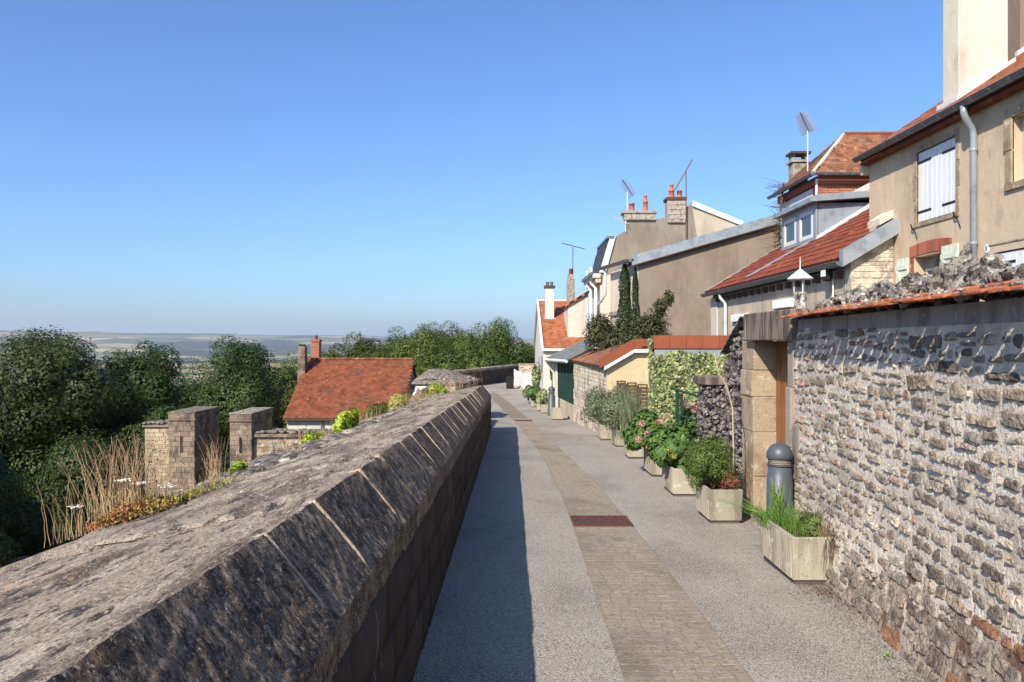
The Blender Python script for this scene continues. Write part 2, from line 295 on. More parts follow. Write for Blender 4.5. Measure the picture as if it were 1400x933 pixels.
def stems(mb, n, cx, cy, z, sx, sy, h0, h1, lean, r=.003, seed=1, bias=(0,0), seg=4):
    R = random.Random(seed); tips = []
    for i in range(n):
        x = cx+R.gauss(0,sx); y = cy+R.gauss(0,sy); h = R.uniform(h0,h1); a = R.uniform(0,6.28); l = lean*R.uniform(.2,1)*h
        dx = math.cos(a)*l+bias[0]*h; dy = math.sin(a)*l+bias[1]*h
        zz = z(x,y) if callable(z) else z
        pts = [(x+dx*(k/seg)**1.8+R.gauss(0,.004), y+dy*(k/seg)**1.8+R.gauss(0,.004), zz-.02+h*(k/seg)*(1-.15*(k/seg)*lean)) for k in range(seg+1)]
        mb.tube(pts, [r*(1-.75*k/seg) for k in range(seg+1)], 3, False); tips.append(pts)
    return tips

# ================================================================ GROUND, STREET, RAMPART
def fbm(x, y, s, o=4, z=0):
    return mnoise.fractal(Vector((x*s, y*s, z)), 1.0, 2.0, o)
def terrain(x, y):
    r = math.hypot(x,y); a = math.degrees(math.atan2(x, max(y,1e-3))) if y > 0 else (90 if x > 0 else -90)
    z = -8.0
    if r > 130:
        k = min(1,(r-130)/900); k = k*k*(3-2*k); z = -8-86*k
    if r > 900: z += 9*fbm(x,y,.0006,3)
    fo = 0
    if r > 500:
        f = fbm(x,y,.0011,4,5.3)*1.0 + .18*fbm(x,y,.004,3,2.1)
        fo = 1 if f > .17 else 0
        if fo: z += 13+2*fbm(x,y,.02,2)
    if r > 5500:
        k = min(1,(r-5500)/4200); k = k*k*(3-2*k)
        top = 190 if a < -25 else 190-(a+25)/25*75 if a < 0 else 115
        z += k*top*(.96+.10*fbm(a*.9,3.3,.25,3))
    return z, fo
def make_ground():
    ang = list(np.arange(-180,-40,6.))+list(np.arange(-40,10,.13))+list(np.arange(10,180.1,5.)); rr = [1.0,20,40,60,90,130]; r = 170
    while r < 500: rr.append(r); r *= 1.12
    while r < 12500: rr.append(r); r *= 1.0125
    rr += [12600,20000]
    V=[];fo=[];nr=[]
    for r in rr:
        for a in ang:
            x = r*math.sin(math.radians(a)); y = r*math.cos(math.radians(a)); z,f = terrain(x,y)
            if r > 12550: z = -94
            V.append((x,y,z)); fo.append(f); nr.append(1.0 if r < 200 else 0.0)
    m = len(ang); F = [(i*m+k,(i+1)*m+k,(i+1)*m+k+1,i*m+k+1) for i in range(len(rr)-1) for k in range(m-1)]
    me = bpy.data.meshes.new("ground"); me.from_pydata(V,[],[f[::-1] for f in F]); me.materials.append(mat("fields_and_woods",(.2,.2,.1),special='fields',rough=1,spec=.1))
    for nm, arr in (("forest",fo),("near",nr)):
        at = me.attributes.new(nm,'FLOAT','POINT'); at.data.foreach_set("value", np.array(arr,dtype=np.float32))
    c = MB(); c.v = V; struct(link("ground", me))
make_ground()

# village of small houses on the plain
R = random.Random(4)
m_vw = mat("village_wall",(.62,.56,.48),rnd=.2); m_vr = mat("village_roof",(.34,.17,.11),rnd=.3)
for i in range(8):
    y = R.uniform(900,1150); x = y*(R.uniform(170,290)-700)/1089; z = terrain(x,y)[0]
    t = thing('village_house','small pale house with a brownish roof in the far village seen over the trees','house',(x,y,z),'houses of the far village')
    w = R.uniform(7,12); d = 8; h = R.uniform(4,7)+5
    MB().box(x-w/2,x+w/2,y,y+d,z-5,z+h).build('wall', m_vw, t)
    MB().prism([(x-w/2-.4,y-.4,z+h),(x-w/2-.4,y+d+.4,z+h),(x-w/2-.4,y+d/2,z+h+3)],(w+.8,0,0)).build('roof', m_vr, t)

# plateau of the rampart
PL = [(-2.25,-6),(-2.25,21),(-3.5,30),(-3.7,46.6),(.3,60.6),(3,78),(40,78),(40,-6)]
mb = MB(); n = len(PL)
mb.add([(x,y,zg(y)-.002) for x,y in PL]+[(x,y,-9) for x,y in PL],[(i,i+n,(i+1)%n+n,(i+1)%n) for i in range(n)])
struct(mb.build('rampart', m_rampart))
def strip_sheet(name, m, L, Rr, ys, dz, nx=1):
    V=[];F=[]
    for y in ys:
        a=L(y); b=Rr(y)
        for k in range(nx+1):
            x=a+(b-a)*k/nx; V.append((x,y,zg(y)+dz+(.006*fbm(x,y,.8,3) if nx>3 else 0)))
    m_=nx+1
    F=[(i*m_+k,i*m_+k+1,(i+1)*m_+k+1,(i+1)*m_+k) for i in range(len(ys)-1) for k in range(nx)]
    me=bpy.data.meshes.new(name); me.from_pydata(V,[],F); me.materials.append(m); o=link(name,me); return o
def plx0(y):
    P=[(-6,-2.25),(21,-2.25),(30,-3.5),(46.6,-3.7),(60.6,.3),(78,3)]
    for (a,b),(c,d) in zip(P,P[1:]):
        if a<=y<=c: return b+(d-b)*(y-a)/(c-a)
    return 3
struct(strip_sheet('street', m_asph, plx0, lambda y: 40, [-6]+[i*.5 for i in range(0,61)]+list(range(31,79)), 0, 40))
# centre strip of setts
def interp(T,y):
    if y<=T[0][0]: return T[0][1]
    for (a,b),(c,d) in zip(T,T[1:]):
        if y<=c: return b+(d-b)*(y-a)/(c-a)
    return T[-1][1]
SL=[(-3,.60),(4.4,.62),(8.3,.655),(10.7,.665),(15.6,.573),(22.2,.24),(28,-.15),(34,-.62),(42,-1.35)]
SR=[(-3,1.34),(4.8,1.33),(7.5,1.325),(8.9,1.29),(11.8,1.245),(16.7,1.0),(27.2,.46),(34,-.05),(42,-.8)]
sl=lambda y: interp(SL,y)
sr=lambda y: interp(SR,y)
setbase = struct(strip_sheet('paving_strip', m_settj, sl, sr, [i*.5 for i in range(-6,85)], .010))
def sett_blob(mb, x0,x1,y0,y1,z,h,R):
    b=.004; j=lambda:R.uniform(-.001,.001)
    t=[(x0+b+j(),y0+b+j(),z+h+j()*.6),(x1-b+j(),y0+b+j(),z+h+j()*.6),(x1-b+j(),y1-b+j(),z+h+j()*.6-.03*(y1-y0)),(x0+b+j(),y1-b+j(),z+h+j()*.6-.03*(y1-y0))]
    q=[(x0,y0,z-.01),(x1,y0,z-.01),(x1,y1,z-.01),(x0,y1,z-.01)]
    mb.add(q+t,[(4,5,6,7),(0,1,5,4),(1,2,6,5),(2,3,7,6),(3,0,4,7)])
R=random.Random(11); cnt=0; y=3.6; farm=MB()
while y<26:
    rh=R.uniform(.085,.12); a=sl(y); b=sr(y); x=a+.004
    if 8.55<y+rh/2<9.12: y+=rh; continue
    while x<b-.03:
        w=R.uniform(.09,.15); x1=min(x+w,b-.004)
        if b-x1<.05: x1=b-.004
        if cnt<295:
            m1=MB(); sett_blob(m1,x+.0015,x1-.0015,y+.0015,y+rh-.0015,zg(y)+.010,.001+R.uniform(0,.002),R); m1.build('sett',m_sett,setbase); cnt+=1
        else: sett_blob(farm,x+.002,x1-.002,y+.002,y+rh-.002,zg(y)+.010,.002,R)
        x=x1
    y+=rh
stuff(farm.build('sett_paving',m_sett,setbase))
def grate(y0,y1,x0,x1,label):
    t=thing('drain_grate',label,'drain grate',((x0+x1)/2,y0,zg(y0)),'drain grates in the street')
    f=MB(); z=lambda y: zg(y)+.016
    def bar(a,b,c,d,h=.014): f.add([(a,c,z(c)-.01),(b,c,z(c)-.01),(b,d,z(d)-.01),(a,d,z(d)-.01),(a,c,z(c)+h),(b,c,z(c)+h),(b,d,z(d)+h),(a,d,z(d)+h)],[(0,3,2,1),(4,5,6,7),(0,1,5,4),(1,2,6,5),(2,3,7,6),(3,0,4,7)])
    bar(x0,x1,y0,y0+.035);bar(x0,x1,y1-.035,y1);bar(x0,x0+.03,y0+.035,y1-.035);bar(x1-.03,x1,y0+.035,y1-.035);bar((x0+x1)/2-.015,(x0+x1)/2+.015,y0+.035,y1-.035,.013)
    f.build('frame',m_grate,t)
    f=MB(); k=x0+.05
    while k<x1-.04: bar(k,k+.016,y0+.035,y1-.035,.010); k+=.034
    f.build('bars',m_grate,t)
    MB().add([(x0,y0,z(y0)-.004),(x1,y0,z(y0)-.004),(x1,y1,z(y1)-.004),(x0,y1,z(y1)-.004)],[(0,1,2,3)]) 
    g=MB(); g.add([(x0+.01,y0+.01,z(y0)-.003),(x1-.01,y0+.01,z(y0)-.003),(x1-.01,y1-.01,z(y1)-.003),(x0+.01,y1-.01,z(y1)-.003)],[(0,1,2,3)]); g.build('pit',m_plinth,t)
grate(8.58,9.10,.665,1.305,'rusty cast iron drain grate in the paving strip, the nearer one')
grate(24.6,25.0,.10,.62,'thin rusty drain channel crossing the paving strip far down the street')

# ---------------------------------------------------------------- parapet
par = thing('parapet_wall','long weathered stone parapet with a bevelled lichen covered coping beside the street','wall',(-1.4,10,-.3))
def coping(y0,y1,res,seed):
    wide=y0<3.1
    # cross-section from the foot of the coping over the ridge to the outer side
    prof=[(-.550,.80),(-.545,.943),(-.775,1.222),(-1.66,1.05),(-1.67,.85)] if not wide else [(-.550,.80),(-.545,.943),(-.775,1.222),(-2.26,.895),(-2.28,.6)]
    pts=[]; 
    for (a,b),(c,d) in zip(prof,prof[1:]):
        L=math.hypot(c-a,d-b); k=max(1,int(L/res))
        pts+=[(a+(c-a)*i/k,b+(d-b)*i/k) for i in range(k)]
    pts.append(prof[-1])
    ny=max(2,int((y1-y0)/res)); V=[];F=[];R=random.Random(seed); lift=R.uniform(-.007,.007); tilt=R.uniform(-.006,.006)
    for j in range(ny+1):
        v=j/ny; y=y0+(y1-y0)*v; e=min(v,1-v)*(y1-y0); pin=.012*max(0,1-e/.02)
        for i,(x,h) in enumerate(pts):
            # outward direction
            i0=max(0,i-1); i1=min(len(pts)-1,i+1); tx=pts[i1][0]-pts[i0][0]; tz=pts[i1][1]-pts[i0][1]; l=math.hypot(tx,tz) or 1
            nx,nz=tz/l,-tx/l
            q=Vector((x,y*.45,h))
            top = 1 if nx<.3 else 0
            d=.005*mnoise.fractal(q*5,1,2,3)+.005*mnoise.fractal(Vector((x,y*(.3 if top else 1),h))*34,1,2,3)
            k=mnoise.noise(Vector((x*9,y*2.2,h*9))+Vector((5,0,0)))
            if k>.28 and x<-.85: d-=min(.02,(k-.28)*.09)
            ridge=max(0,1-abs(x+.775)/.035); d-=ridge*.018*abs(mnoise.noise(Vector((3,y*6,1))))
            d-=pin-lift
            V.append((x+nx*d+(x+.76)*tilt*0,y,zg(y)+h+nz*d))
    m=len(pts); F=[(j*m+i,(j+1)*m+i,(j+1)*m+i+1,j*m+i+1) for j in range(ny) for i in range(m-1)]
    F.append(tuple(range(m))); F.append(tuple(range(ny*m,(ny+1)*m))[::-1])
    me=bpy.data.meshes.new('coping_stone'); me.from_pydata(V,[],F); me.materials.append(m_cope); me.materials.append(m_chamf)
    k=[i for i,(x,h) in enumerate(pts)]
    mi=[]
    for j in range(ny):
        for i in range(m-1): mi.append(1 if (pts[i][0]+pts[i+1][0])/2>-.775 else 0)
    mi+=[1,1]; me.polygons.foreach_set("material_index",mi); me.polygons.foreach_set("use_smooth",[True]*len(mi)); me.update(); me.set_sharp_from_angle(angle=.62)
    return link('coping_stone',me,par)
R=random.Random(3); cuts=[-1.2,-.1,1.15,2.50,3.13,4.05,4.62,5.5,6.1]; 
while cuts[-1]<20.4: cuts.append(cuts[-1]+R.choice([.55,.7,.85,1.0])*R.uniform(.9,1.1))
cuts[-1]=21.0
for i,(a,b) in enumerate(zip(cuts,cuts[1:])):
    coping(a+.006,b-.006,.014 if a<3.2 else .02 if a<7 else .04 if a<12 else .07,i)
mb=MB()   # bedding mortar seen in the joints
for a,b in [(-1.2,5),(5,10),(10,15),(15,20.98)]:
    pr=[(-.60,.0),(-.60,.90),(-.79,1.16),(-1.62,.98),(-1.62,.0)]
    n=len(pr); mb.add([(x,a,zg(a)+h-.004) for x,h in pr]+[(x,b,zg(b)+h-.004) for x,h in pr],[tuple(range(n)),tuple(range(n,2*n))[::-1]]+[(i,i+n,(i+1)%n+n,(i+1)%n) for i in range(n)])
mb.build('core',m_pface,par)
for c in cuts[1:-1]:
    V=[]; w=.013
    for yy,dd in ((c-w,-.02),(c-w*.8,.0),(c,.005),(c+w*.8,.0),(c+w,-.02)):
        for k,(x,h,nx,nz) in enumerate([(-.58,.80,1,0),(-.57,.90,1,0),(-.556,.938,.9,.3),(-.60,1.010,.77,.64),(-.66,1.083,.77,.64),(-.715,1.150,.77,.64),(-.765,1.210,.77,.64),(-.778,1.220,.2,.98)]+[(-.778-.88*q/8,1.220-.171*q/8,-.2,.98) for q in range(1,9)]):
            if k>7: dd-=.006*(k-7)
            d=dd-.001+.004*mnoise.noise(Vector((x*12,c*3,h*12)))-.008*(x<-.8); V.append((x+nx*d,yy+.006*mnoise.noise(Vector((x*9,c,h*9))),zg(yy)+h+nz*d))
    m1=MB(); m1.add(V,[(j*16+i,(j+1)*16+i,(j+1)*16+i+1,j*16+i+1) for j in range(4) for i in range(15)]); m1.build('mortar_joint',m_mortar_tan,par,True)
# face stones
def facestone(mb,y0,y1,h0,h1,xf,R,nu=5,nv=3,amp=.012,slope=True,sgn=1):
    V=[]; c=R.uniform(0,100)
    for j in range(nv+1):
        for i in range(nu+1):
            y=y0+(y1-y0)*i/nu; h=h0+(h1-h0)*j/nv; e=(i in(0,nu)) or (j in(0,nv))
            x=xf+sgn*((-.006 if e else .006)+amp*.6*mnoise.noise(Vector((c,y*7,h*7))))
            V.append((x,y,h+zg(y)))
    m=nu+1; F=[(j*m+i,j*m+i+1,(j+1)*m+i+1,(j+1)*m+i) for j in range(nv) for i in range(nu)]
    o=len(V)
    rim=[i for i in range(m)]+[j*m+nu for j in range(1,nv+1)]+[nv*m+i for i in range(nu-1,-1,-1)]+[j*m for j in range(nv-1,0,-1)]
    V+= [(xf-sgn*.03,V[k][1],V[k][2]) for k in rim]
    n=len(rim); F+=[(rim[k],o+k,o+(k+1)%n,rim[(k+1)%n]) for k in range(n)]
    mb.add(V,F)
R=random.Random(8)
for h0,h1 in ((-.02,.27),(.27,.53),(.53,.81)):
    y=-1.2+R.uniform(0,.3)
    while y<20.95:
        w=R.uniform(.38,.8); y1=min(y+w,20.98)
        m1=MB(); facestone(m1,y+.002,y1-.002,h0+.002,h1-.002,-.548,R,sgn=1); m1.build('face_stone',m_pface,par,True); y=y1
# outer rubble strip on top of the wall
def rocks(mb,c,rad,R,n=2,rough=.3):
    import bmesh
    bm=bmesh.new(); bmesh.ops.create_icosphere(bm,subdivisions=n,radius=1); o=R.uniform(0,50)
    for v in bm.verts:
        k=1+rough*mnoise.fractal(v.co*1.3+Vector((o,0,0)),1,2,3)*1.2+rough*.35*mnoise.noise(v.co*4+Vector((0,o,0)))
        v.co=v.co*k
    bm.verts.index_update()
    mb.add([(c[0]+v.co.x*rad[0],c[1]+v.co.y*rad[1],c[2]+v.co.z*rad[2]) for v in bm.verts],[tuple(v.index for v in f.verts) for f in bm.faces]); bm.free()
mb=MB(); ny=110; xs=[-1.60,-1.75,-1.9,-2.05,-2.2,-2.32]
V=[]
for j in range(ny+1):
    y=-1.2+22.2*j/ny
    for x in xs:
        h=1.06-(abs(x)-1.64)*.29+.03*fbm(x,y,1.8,4)-(.03 if y>3.3 else .12); V.append((x+.02*fbm(y,x,2),y,zg(y)+h))
    V.append((-2.34,y,-9))
m=len(xs)+1; mb.add(V,[(j*m+i,(j+1)*m+i,(j+1)*m+i+1,j*m+i+1) for j in range(ny) for i in range(m-1)])
mb.build('outer_slab',m_cope,par,True)
R=random.Random(21); cnt=0; fm=MB()
for k in range(560):
    y=4.5+16.5*(R.random()**1.2); x=-R.uniform(1.66,2.3); s=R.uniform(.04,.12)+.03*(y>7)
    h=1.03-(abs(x)-1.64)*.29; tgt=MB() if cnt<240 else fm
    rocks(tgt,(x,y,zg(y)+h),(s,s*1.4,s*.48),R,2 if y<9 else 1)
    if tgt is not fm: tgt.build('rubble_stone',m_rubble,par,True)
    cnt+=1
stuff(fm.build('rubble',m_rubble,par,True))
# terrace rubble between parapet end and the stone block
ter=thing('rubble_terrace','low rubble wall top overgrown with weeds beyond the parapet end','wall',(-2.2,22.5,zg(22)))
mb=MB(); mb.box(-2.9,-1.05,21.02,24.4,zg(22)-.3,zg(22)+.78); mb.build('core',m_rubble,ter,bevel=.05)
mb=MB()
for k in range(110): rocks(mb,(-R.uniform(1.1,2.9),R.uniform(21.1,24.4),zg(22)+.78),(R.uniform(.06,.16),R.uniform(.08,.18),.07),R,1)
stuff(mb.build('rubble',m_rubble,ter,True))
# capped stone block (bastion turret)
blk=thing('stone_turret_block','squat stone block with a shallow hipped stone roof at the bend of the rampart','turret',(-2.2,26,zg(26)))
zt=.47
def tur(x,y): return x,y
base=[(-3.05,25),(-1.75,24.6),(-1.3,25.2),(-1.15,26.6),(-1.5,28),(-3.0,28)]
mb=MB(); mb.prism([(x,y,-1.6) for x,y in base],(0,0,1.6+zt-.09)); mb.build('wall',m_lime,blk,bevel=.02)
mb=MB(); o=[(x*1.0+(x+2.2)*.12,y+(y-26.3)*.06) for x,y in base]; n=len(o)
mb.add([(x,y,zt-.08) for x,y in o]+[(x,y,zt) for x,y in o]+[(-2.5+.3*(x+2.2),26.5+.25*(y-26.3),zt+.34) for x,y in o],[tuple(range(n))[::-1],tuple(range(2*n,3*n))]+[(i,(i+1)%n,(i+1)%n+n,i+n) for i in range(n)]+[(i+n,(i+1)%n+n,(i+1)%n+2*n,i+2*n) for i in range(n)])
mb.build('roof',m_rubble,blk,bevel=.02)
mb=MB(); 
for k in range(46):
    a=R.random(); x=-3.0+1.8*R.random(); y=R.uniform(24.9,26.3); rocks(mb,(x,y,zt+.05+.25*(1-abs(x+2.3)/1.2)*min(1,(y-24.7)/1.6)),(.1,.12,.035),R,1)
stuff(mb.build('roof_slabs',m_rubble,blk,True))
R=random.Random(31)
for zc in range(5):                               # stones of the lit front
    x=-3.03
    while x<-1.9:
        w=R.uniform(.18,.34); x1=min(x+w,-1.78); f=(x+3.05)/1.3; yb=25-.4*f
        MB().box(x+.01,x1-.01,yb-.05,yb+.1,zg(25)+.2+zc*.21+.01,zg(25)+.2+(zc+1)*.21-.01).build('stone',m_ashlar,blk,bevel=.012); x=x1
# far wall
fw=thing('far_parapet_wall','dark shaded stone wall closing the far bend of the street','wall',(-1.5,53,zg(53)))
A=Vector((-3.6,46.6,0)); B=Vector((.46,60.4,0)); d=(B-A).normalized(); nrm=Vector((d.y,-d.x,0))
F_=Fr(A,d,nrm); L=(B-A).length
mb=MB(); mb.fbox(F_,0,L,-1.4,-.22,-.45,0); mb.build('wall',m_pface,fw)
nfw=0; u=0
while u<L-.1:
    w=R.uniform(.8,1.2); u1=min(u+w,L)
    MB().fbox(F_,u+.01,u1-.01,-.22,-.02-R.uniform(0,.02),-.55,.08).build('coping_stone',m_cope,fw,bevel=.03); u=u1
for zc in range(3):
    u=R.uniform(-.4,0)
    while u<L-.1:
        w=R.uniform(.5,1.0); u1=min(u+w,L); MB().fbox(F_,max(u,0)+.01,u1-.01,-1.18+zc*.31+.01,-1.18+(zc+1)*.31-.01,0,.03).build('face_stone',m_pface,fw); u=u1
fw2=thing('side_stone_wall','pale rubble stone wall behind the white picket fence','wall',(1.5,58,zg(58)))
MB().box(.5,4.5,58,58.5,-1.3,.02).build('wall',m_stonef,fw2)
for k in range(30):
    x=.55+R.random()*2.6; z=-1.1+R.random()*1.0; rocks_m=MB(); rocks(rocks_m,(x,58.0,z),(R.uniform(.1,.22),.06,.07),R,1); rocks_m.build('stone',m_stonef,fw2,True)
MB().box(.45,4.5,57.95,58.55,.02,.1).build('coping',m_ashlar,fw2)

# ================================================================ RIGHT WALL
rw=thing('rubble_stone_wall','tall garden wall of rough grey and pinkish stones in pale mortar','wall',(2.6,5.5,-.2))
wx=lambda y: 2.36+.1*(y-4)
def wxh(y,h):                                      # face leans out towards its foot
    return wx(y)-.10*max(0,(.55-h)/.55)**1.2+.012*fbm(y,h,1.2,2)
TOP=1.95
ny,nh=150,56; V=[]
for j in range(nh+1):
    for i in range(ny+1):
        y=0.2+7.5*i/ny; z0=zg(y)-.05; z=z0+(TOP-z0)*j/nh; h=z-zg(y)
        d=.008*fbm(y,z,9,3)+.005*fbm(y,z,30,2)-.002; 
        if z>1.84: d=.002*fbm(y,z,9,3)-.008
        V.append((wxh(y,h)-d,y,z))
m=ny+1; F=[(j*m+i,(j+1)*m+i,(j+1)*m+i+1,j*m+i+1) for j in range(nh) for i in range(ny)]
me=bpy.data.meshes.new('mortar'); me.from_pydata(V,[],F); me.materials.append(m_wmort); me.materials.append(m_wmort_d); me.materials.append(m_render)
mi=[]
for j in range(nh):
    for i in range(ny):
        y=0.2+7.5*i/ny; z0=zg(y)-.05; z=z0+(TOP-z0)*(j+.5)/nh; h=z-zg(y)
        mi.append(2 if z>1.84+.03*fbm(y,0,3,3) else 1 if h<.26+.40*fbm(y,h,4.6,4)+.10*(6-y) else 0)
me.polygons.foreach_set("material_index",mi); me.polygons.foreach_set("use_smooth",[True]*len(mi)); me.update(); link('mortar',me,rw)
mb=MB(); mb.prism([(wx(.2)+.06,.2,-.6),(wx(7.7)+.06,7.7,-.6),(wx(7.7)+.5,7.7,-.6),(wx(.2)+.5,.2,-.6)],(0,0,TOP+.6)); mb.build('core',m_render,rw)
def wstone(mb,y0,y1,z0,z1,R,proud):
    nu=max(3,int((y1-y0)/.017)); nv=max(3,int((z1-z0)/.017)); c=R.uniform(0,99); V=[]; H=z1-z0; J=lambda k: R.uniform(-k,k)*H
    Q=[(y0+J(.14),z0+J(.16)),(y1+J(.14),z0+J(.16)),(y1+J(.14),z1+J(.16)),(y0+J(.14),z1+J(.16))]; ta=R.uniform(-.007,.007); tb=R.uniform(-.008,.004); cut=R.randrange(6)
    for j in range(nv+1):
        for i in range(nu+1):
            a=2*i/nu-1; b=2*j/nv-1; ca=a*math.sqrt(1-.18*b*b*(abs(a)**3)); cb=b*math.sqrt(1-.22*a*a*(abs(b)**3)); p=(ca+1)/2; q=(cb+1)/2
            y=(1-p)*(1-q)*Q[0][0]+p*(1-q)*Q[1][0]+p*q*Q[2][0]+(1-p)*q*Q[3][0]+.007*mnoise.noise(Vector((c,a*3,b*3)))
            z=(1-p)*(1-q)*Q[0][1]+p*(1-q)*Q[1][1]+p*q*Q[2][1]+(1-p)*q*Q[3][1]+.007*mnoise.noise(Vector((c+9,a*3,b*3)))
            r_=max(abs(a),abs(b))
            if r_>.999: d=-.016
            else:
                f=mnoise.fractal(Vector((c+y*22,z*30,1)),1,2,3); g=abs(mnoise.noise(Vector((y*38+z*14,z*46-y*10,c))))
                d=proud*(.75+.25*(1-r_**6))+ta*a+tb*b+.011*f-.018*max(0,g-.22)
                if cut<2 and a*(1 if cut else -1)+b>.7: d-=.012
            V.append((wxh(y,z-zg(y))-d,y,z))
    m=nu+1; mb.add(V,[(j*m+i,(j+1)*m+i,(j+1)*m+i+1,j*m+i+1) for j in range(nv) for i in range(nu)])
R=random.Random(17); stones=[]; z=TOP-.13
while z>-.30:
    hh=R.uniform(.062,.100)*(1.1 if z<.5 else 1); y=.25+R.uniform(0,.1)
    while y<7.66:
        w=R.choice([.06,.09,.12,.16,.20,.24,.30])*R.uniform(.85,1.15); y1=min(y+w,7.68); 
        if y1-y>.04:
            zz=z+.025*math.sin(y*1.3)+.016*R.uniform(-1,1)+.012*math.sin(y*4.1+z*9)
            if zz-zg(y)>.02:
                if hh>.078 and R.random()<.22: k=R.uniform(.4,.6); stones.append((y,y1,zz,hh*k-.006)); stones.append((y+R.uniform(-.01,.01),y1,zz-hh*k-.004,hh*(1-k)-.004))
                else: stones.append((y,y1,zz,hh*R.uniform(.8,1.14)))
        y=y1+R.uniform(.008,.022)
    z-=hh+R.uniform(.012,.024)
vis=[s for s in stones if s[0]>3.5]; vis.sort(key=lambda s:s[0]); part=set(id(s) for s in vis[:296]); rest={}
for s in stones:
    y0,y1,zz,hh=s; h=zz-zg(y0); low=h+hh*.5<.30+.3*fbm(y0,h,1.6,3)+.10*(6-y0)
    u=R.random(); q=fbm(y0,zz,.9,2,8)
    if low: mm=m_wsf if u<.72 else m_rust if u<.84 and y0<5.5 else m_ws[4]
    elif y0>4.8: mm=m_ws[0] if u<.42 else m_ws[1] if u<.66 else m_ws[2] if (u<.86 and zz>.7) else m_ws[3]
    else: mm=m_ws[4] if u<.36 else m_ws[0] if u<.7 else m_ws[3] if u<.86 else m_ws[1]
    pr=R.uniform(.007,.017)
    if id(s) in part: m1=MB(); wstone(m1,y0,y1,zz-hh,zz,R,pr); m1.build('stone',mm,rw)
    else: wstone(rest.setdefault(mm.name,MB()),y0,y1,zz-hh,zz,R,pr)
for k,v in rest.items(): stuff(v.build('stonework',MATS[k],rw))
# coping tiles
R=random.Random(5); y=.3; idx=0
while y<7.32:
    w=R.uniform(.175,.205); g=R.uniform(.008,.020); x0=wx(y)-.21-R.uniform(0,.02); x1=wx(y)+.28; zt=TOP+.012+R.uniform(-.006,.006); th=.016; r1=R.uniform(-.005,.005)
    ya=y+.004; yb=y+w-.004; c=.03
    P=[(x0,ya+g+c*.5,zt+r1),(x0,yb-g-c*.5,zt),(x0+c*.5,yb-g,zt+.004),(x0+.13,yb-g*.6,zt+.02),(x0+.14,yb,zt+.022),(x1,yb,zt+.05),(x1,ya,zt+.05),(x0+.14,ya,zt+.022),(x0+.13,ya+g*.6,zt+.02),(x0+c*.5,ya+g,zt+.004)]
    m1=MB(); m1.prism(P,(0,0,th)); m1.build('coping_tile',m_cop,rw,bevel=.004)
    if R.random()<.9:   # second course set back
        P=[(p[0]+.13,p[1]+w*.42,p[2]+.034) for p in P]; m1=MB(); m1.prism(P,(0,0,th)); m1.build('coping_tile',m_cop,rw,bevel=.004)
    y+=w+.002
mb=MB()
for k in range(90):
    y=R.uniform(3,7.3); rocks(mb,(wx(y)-.13+R.uniform(-.04,.08),y,TOP+.05),(.02,.025,.012),R,1)
stuff(mb.build('moss_tufts',m_rock,rw,True))
# rough lichen stones on top
R=random.Random(6); y=3.0; big=True
hs=lambda y: 1.3*interp([(3,.05),(3.9,.05),(4.25,.12),(4.9,.075),(5.3,.07),(5.8,.085),(6.3,.07),(6.9,.05),(7.2,.03)],y)
while y<7.05:
    s=R.uniform(.08,.17); h=hs(y)*R.uniform(.75,1.15); m1=MB(); rocks(m1,(wx(y)+.10+R.uniform(-.03,.03),y,TOP+.05+h*.5),(R.uniform(.08,.11),s*.8,h),R,4,.5); m1.build('topping_rock',m_rock,rw,True)
    if R.random()<.35: m1=MB(); rocks(m1,(wx(y)+.03,y+s*.8,TOP+.05+h*.3),(.06,.06,h*.5),R,3,.5); m1.build('topping_rock',m_rock,rw,True)
    y+=s*1.25

# ================================================================ DOORWAY
dw=thing('stone_doorway','stone framed doorway with a heavy streaked lintel and brown wooden door','doorway',(2.85,8.4,zg(8.4)))
zb=zg(9)-.1
def jamb(y0,y1,x0,x1,cuts,m):
    for i,(a,b) in enumerate(zip(cuts,cuts[1:])): MB().box(x0+R.uniform(-.012,.012),x1,y0+R.uniform(-.01,.012),y1,a+.0015,b-.0015).build('jamb_block',m,dw,bevel=.008)
jamb(9.0,9.45,2.72,2.995,[zb,.22,.72,1.12,1.42,1.75],m_ashlar)
jamb(7.69,7.84,2.70,2.99,[zb,.05,.72,1.3,1.75],m_ashlar_g)
MB().box(2.70,2.86,7.50,7.69,.42,.95).build('jamb_block',m_ashlar_g,dw,bevel=.014)
jamb(9.455,9.47,2.75,2.96,[zb,1.7],m_dkrub)
MB().box(2.66,3.12,7.60,9.16,1.753,2.06).build('lintel',m_lintel,dw,bevel=.015)
d=MB().box(3.0,3.05,7.8,9.02,zb,1.752).build('door',m_door,dw)
for k in range(8): MB().box(2.985,3.0,7.85+k*.145,7.85+(k+1)*.145-.006,zb+.1,1.752).build('plank',m_door,d)
MB().box(2.70,3.0,7.84,9.0,zb,zg(8.4)+.06).build('threshold',m_ashlar_g,dw)
MB().box(2.96,3.3,7.3,7.69,-.5,1.72).build('backing',m_render,dw)

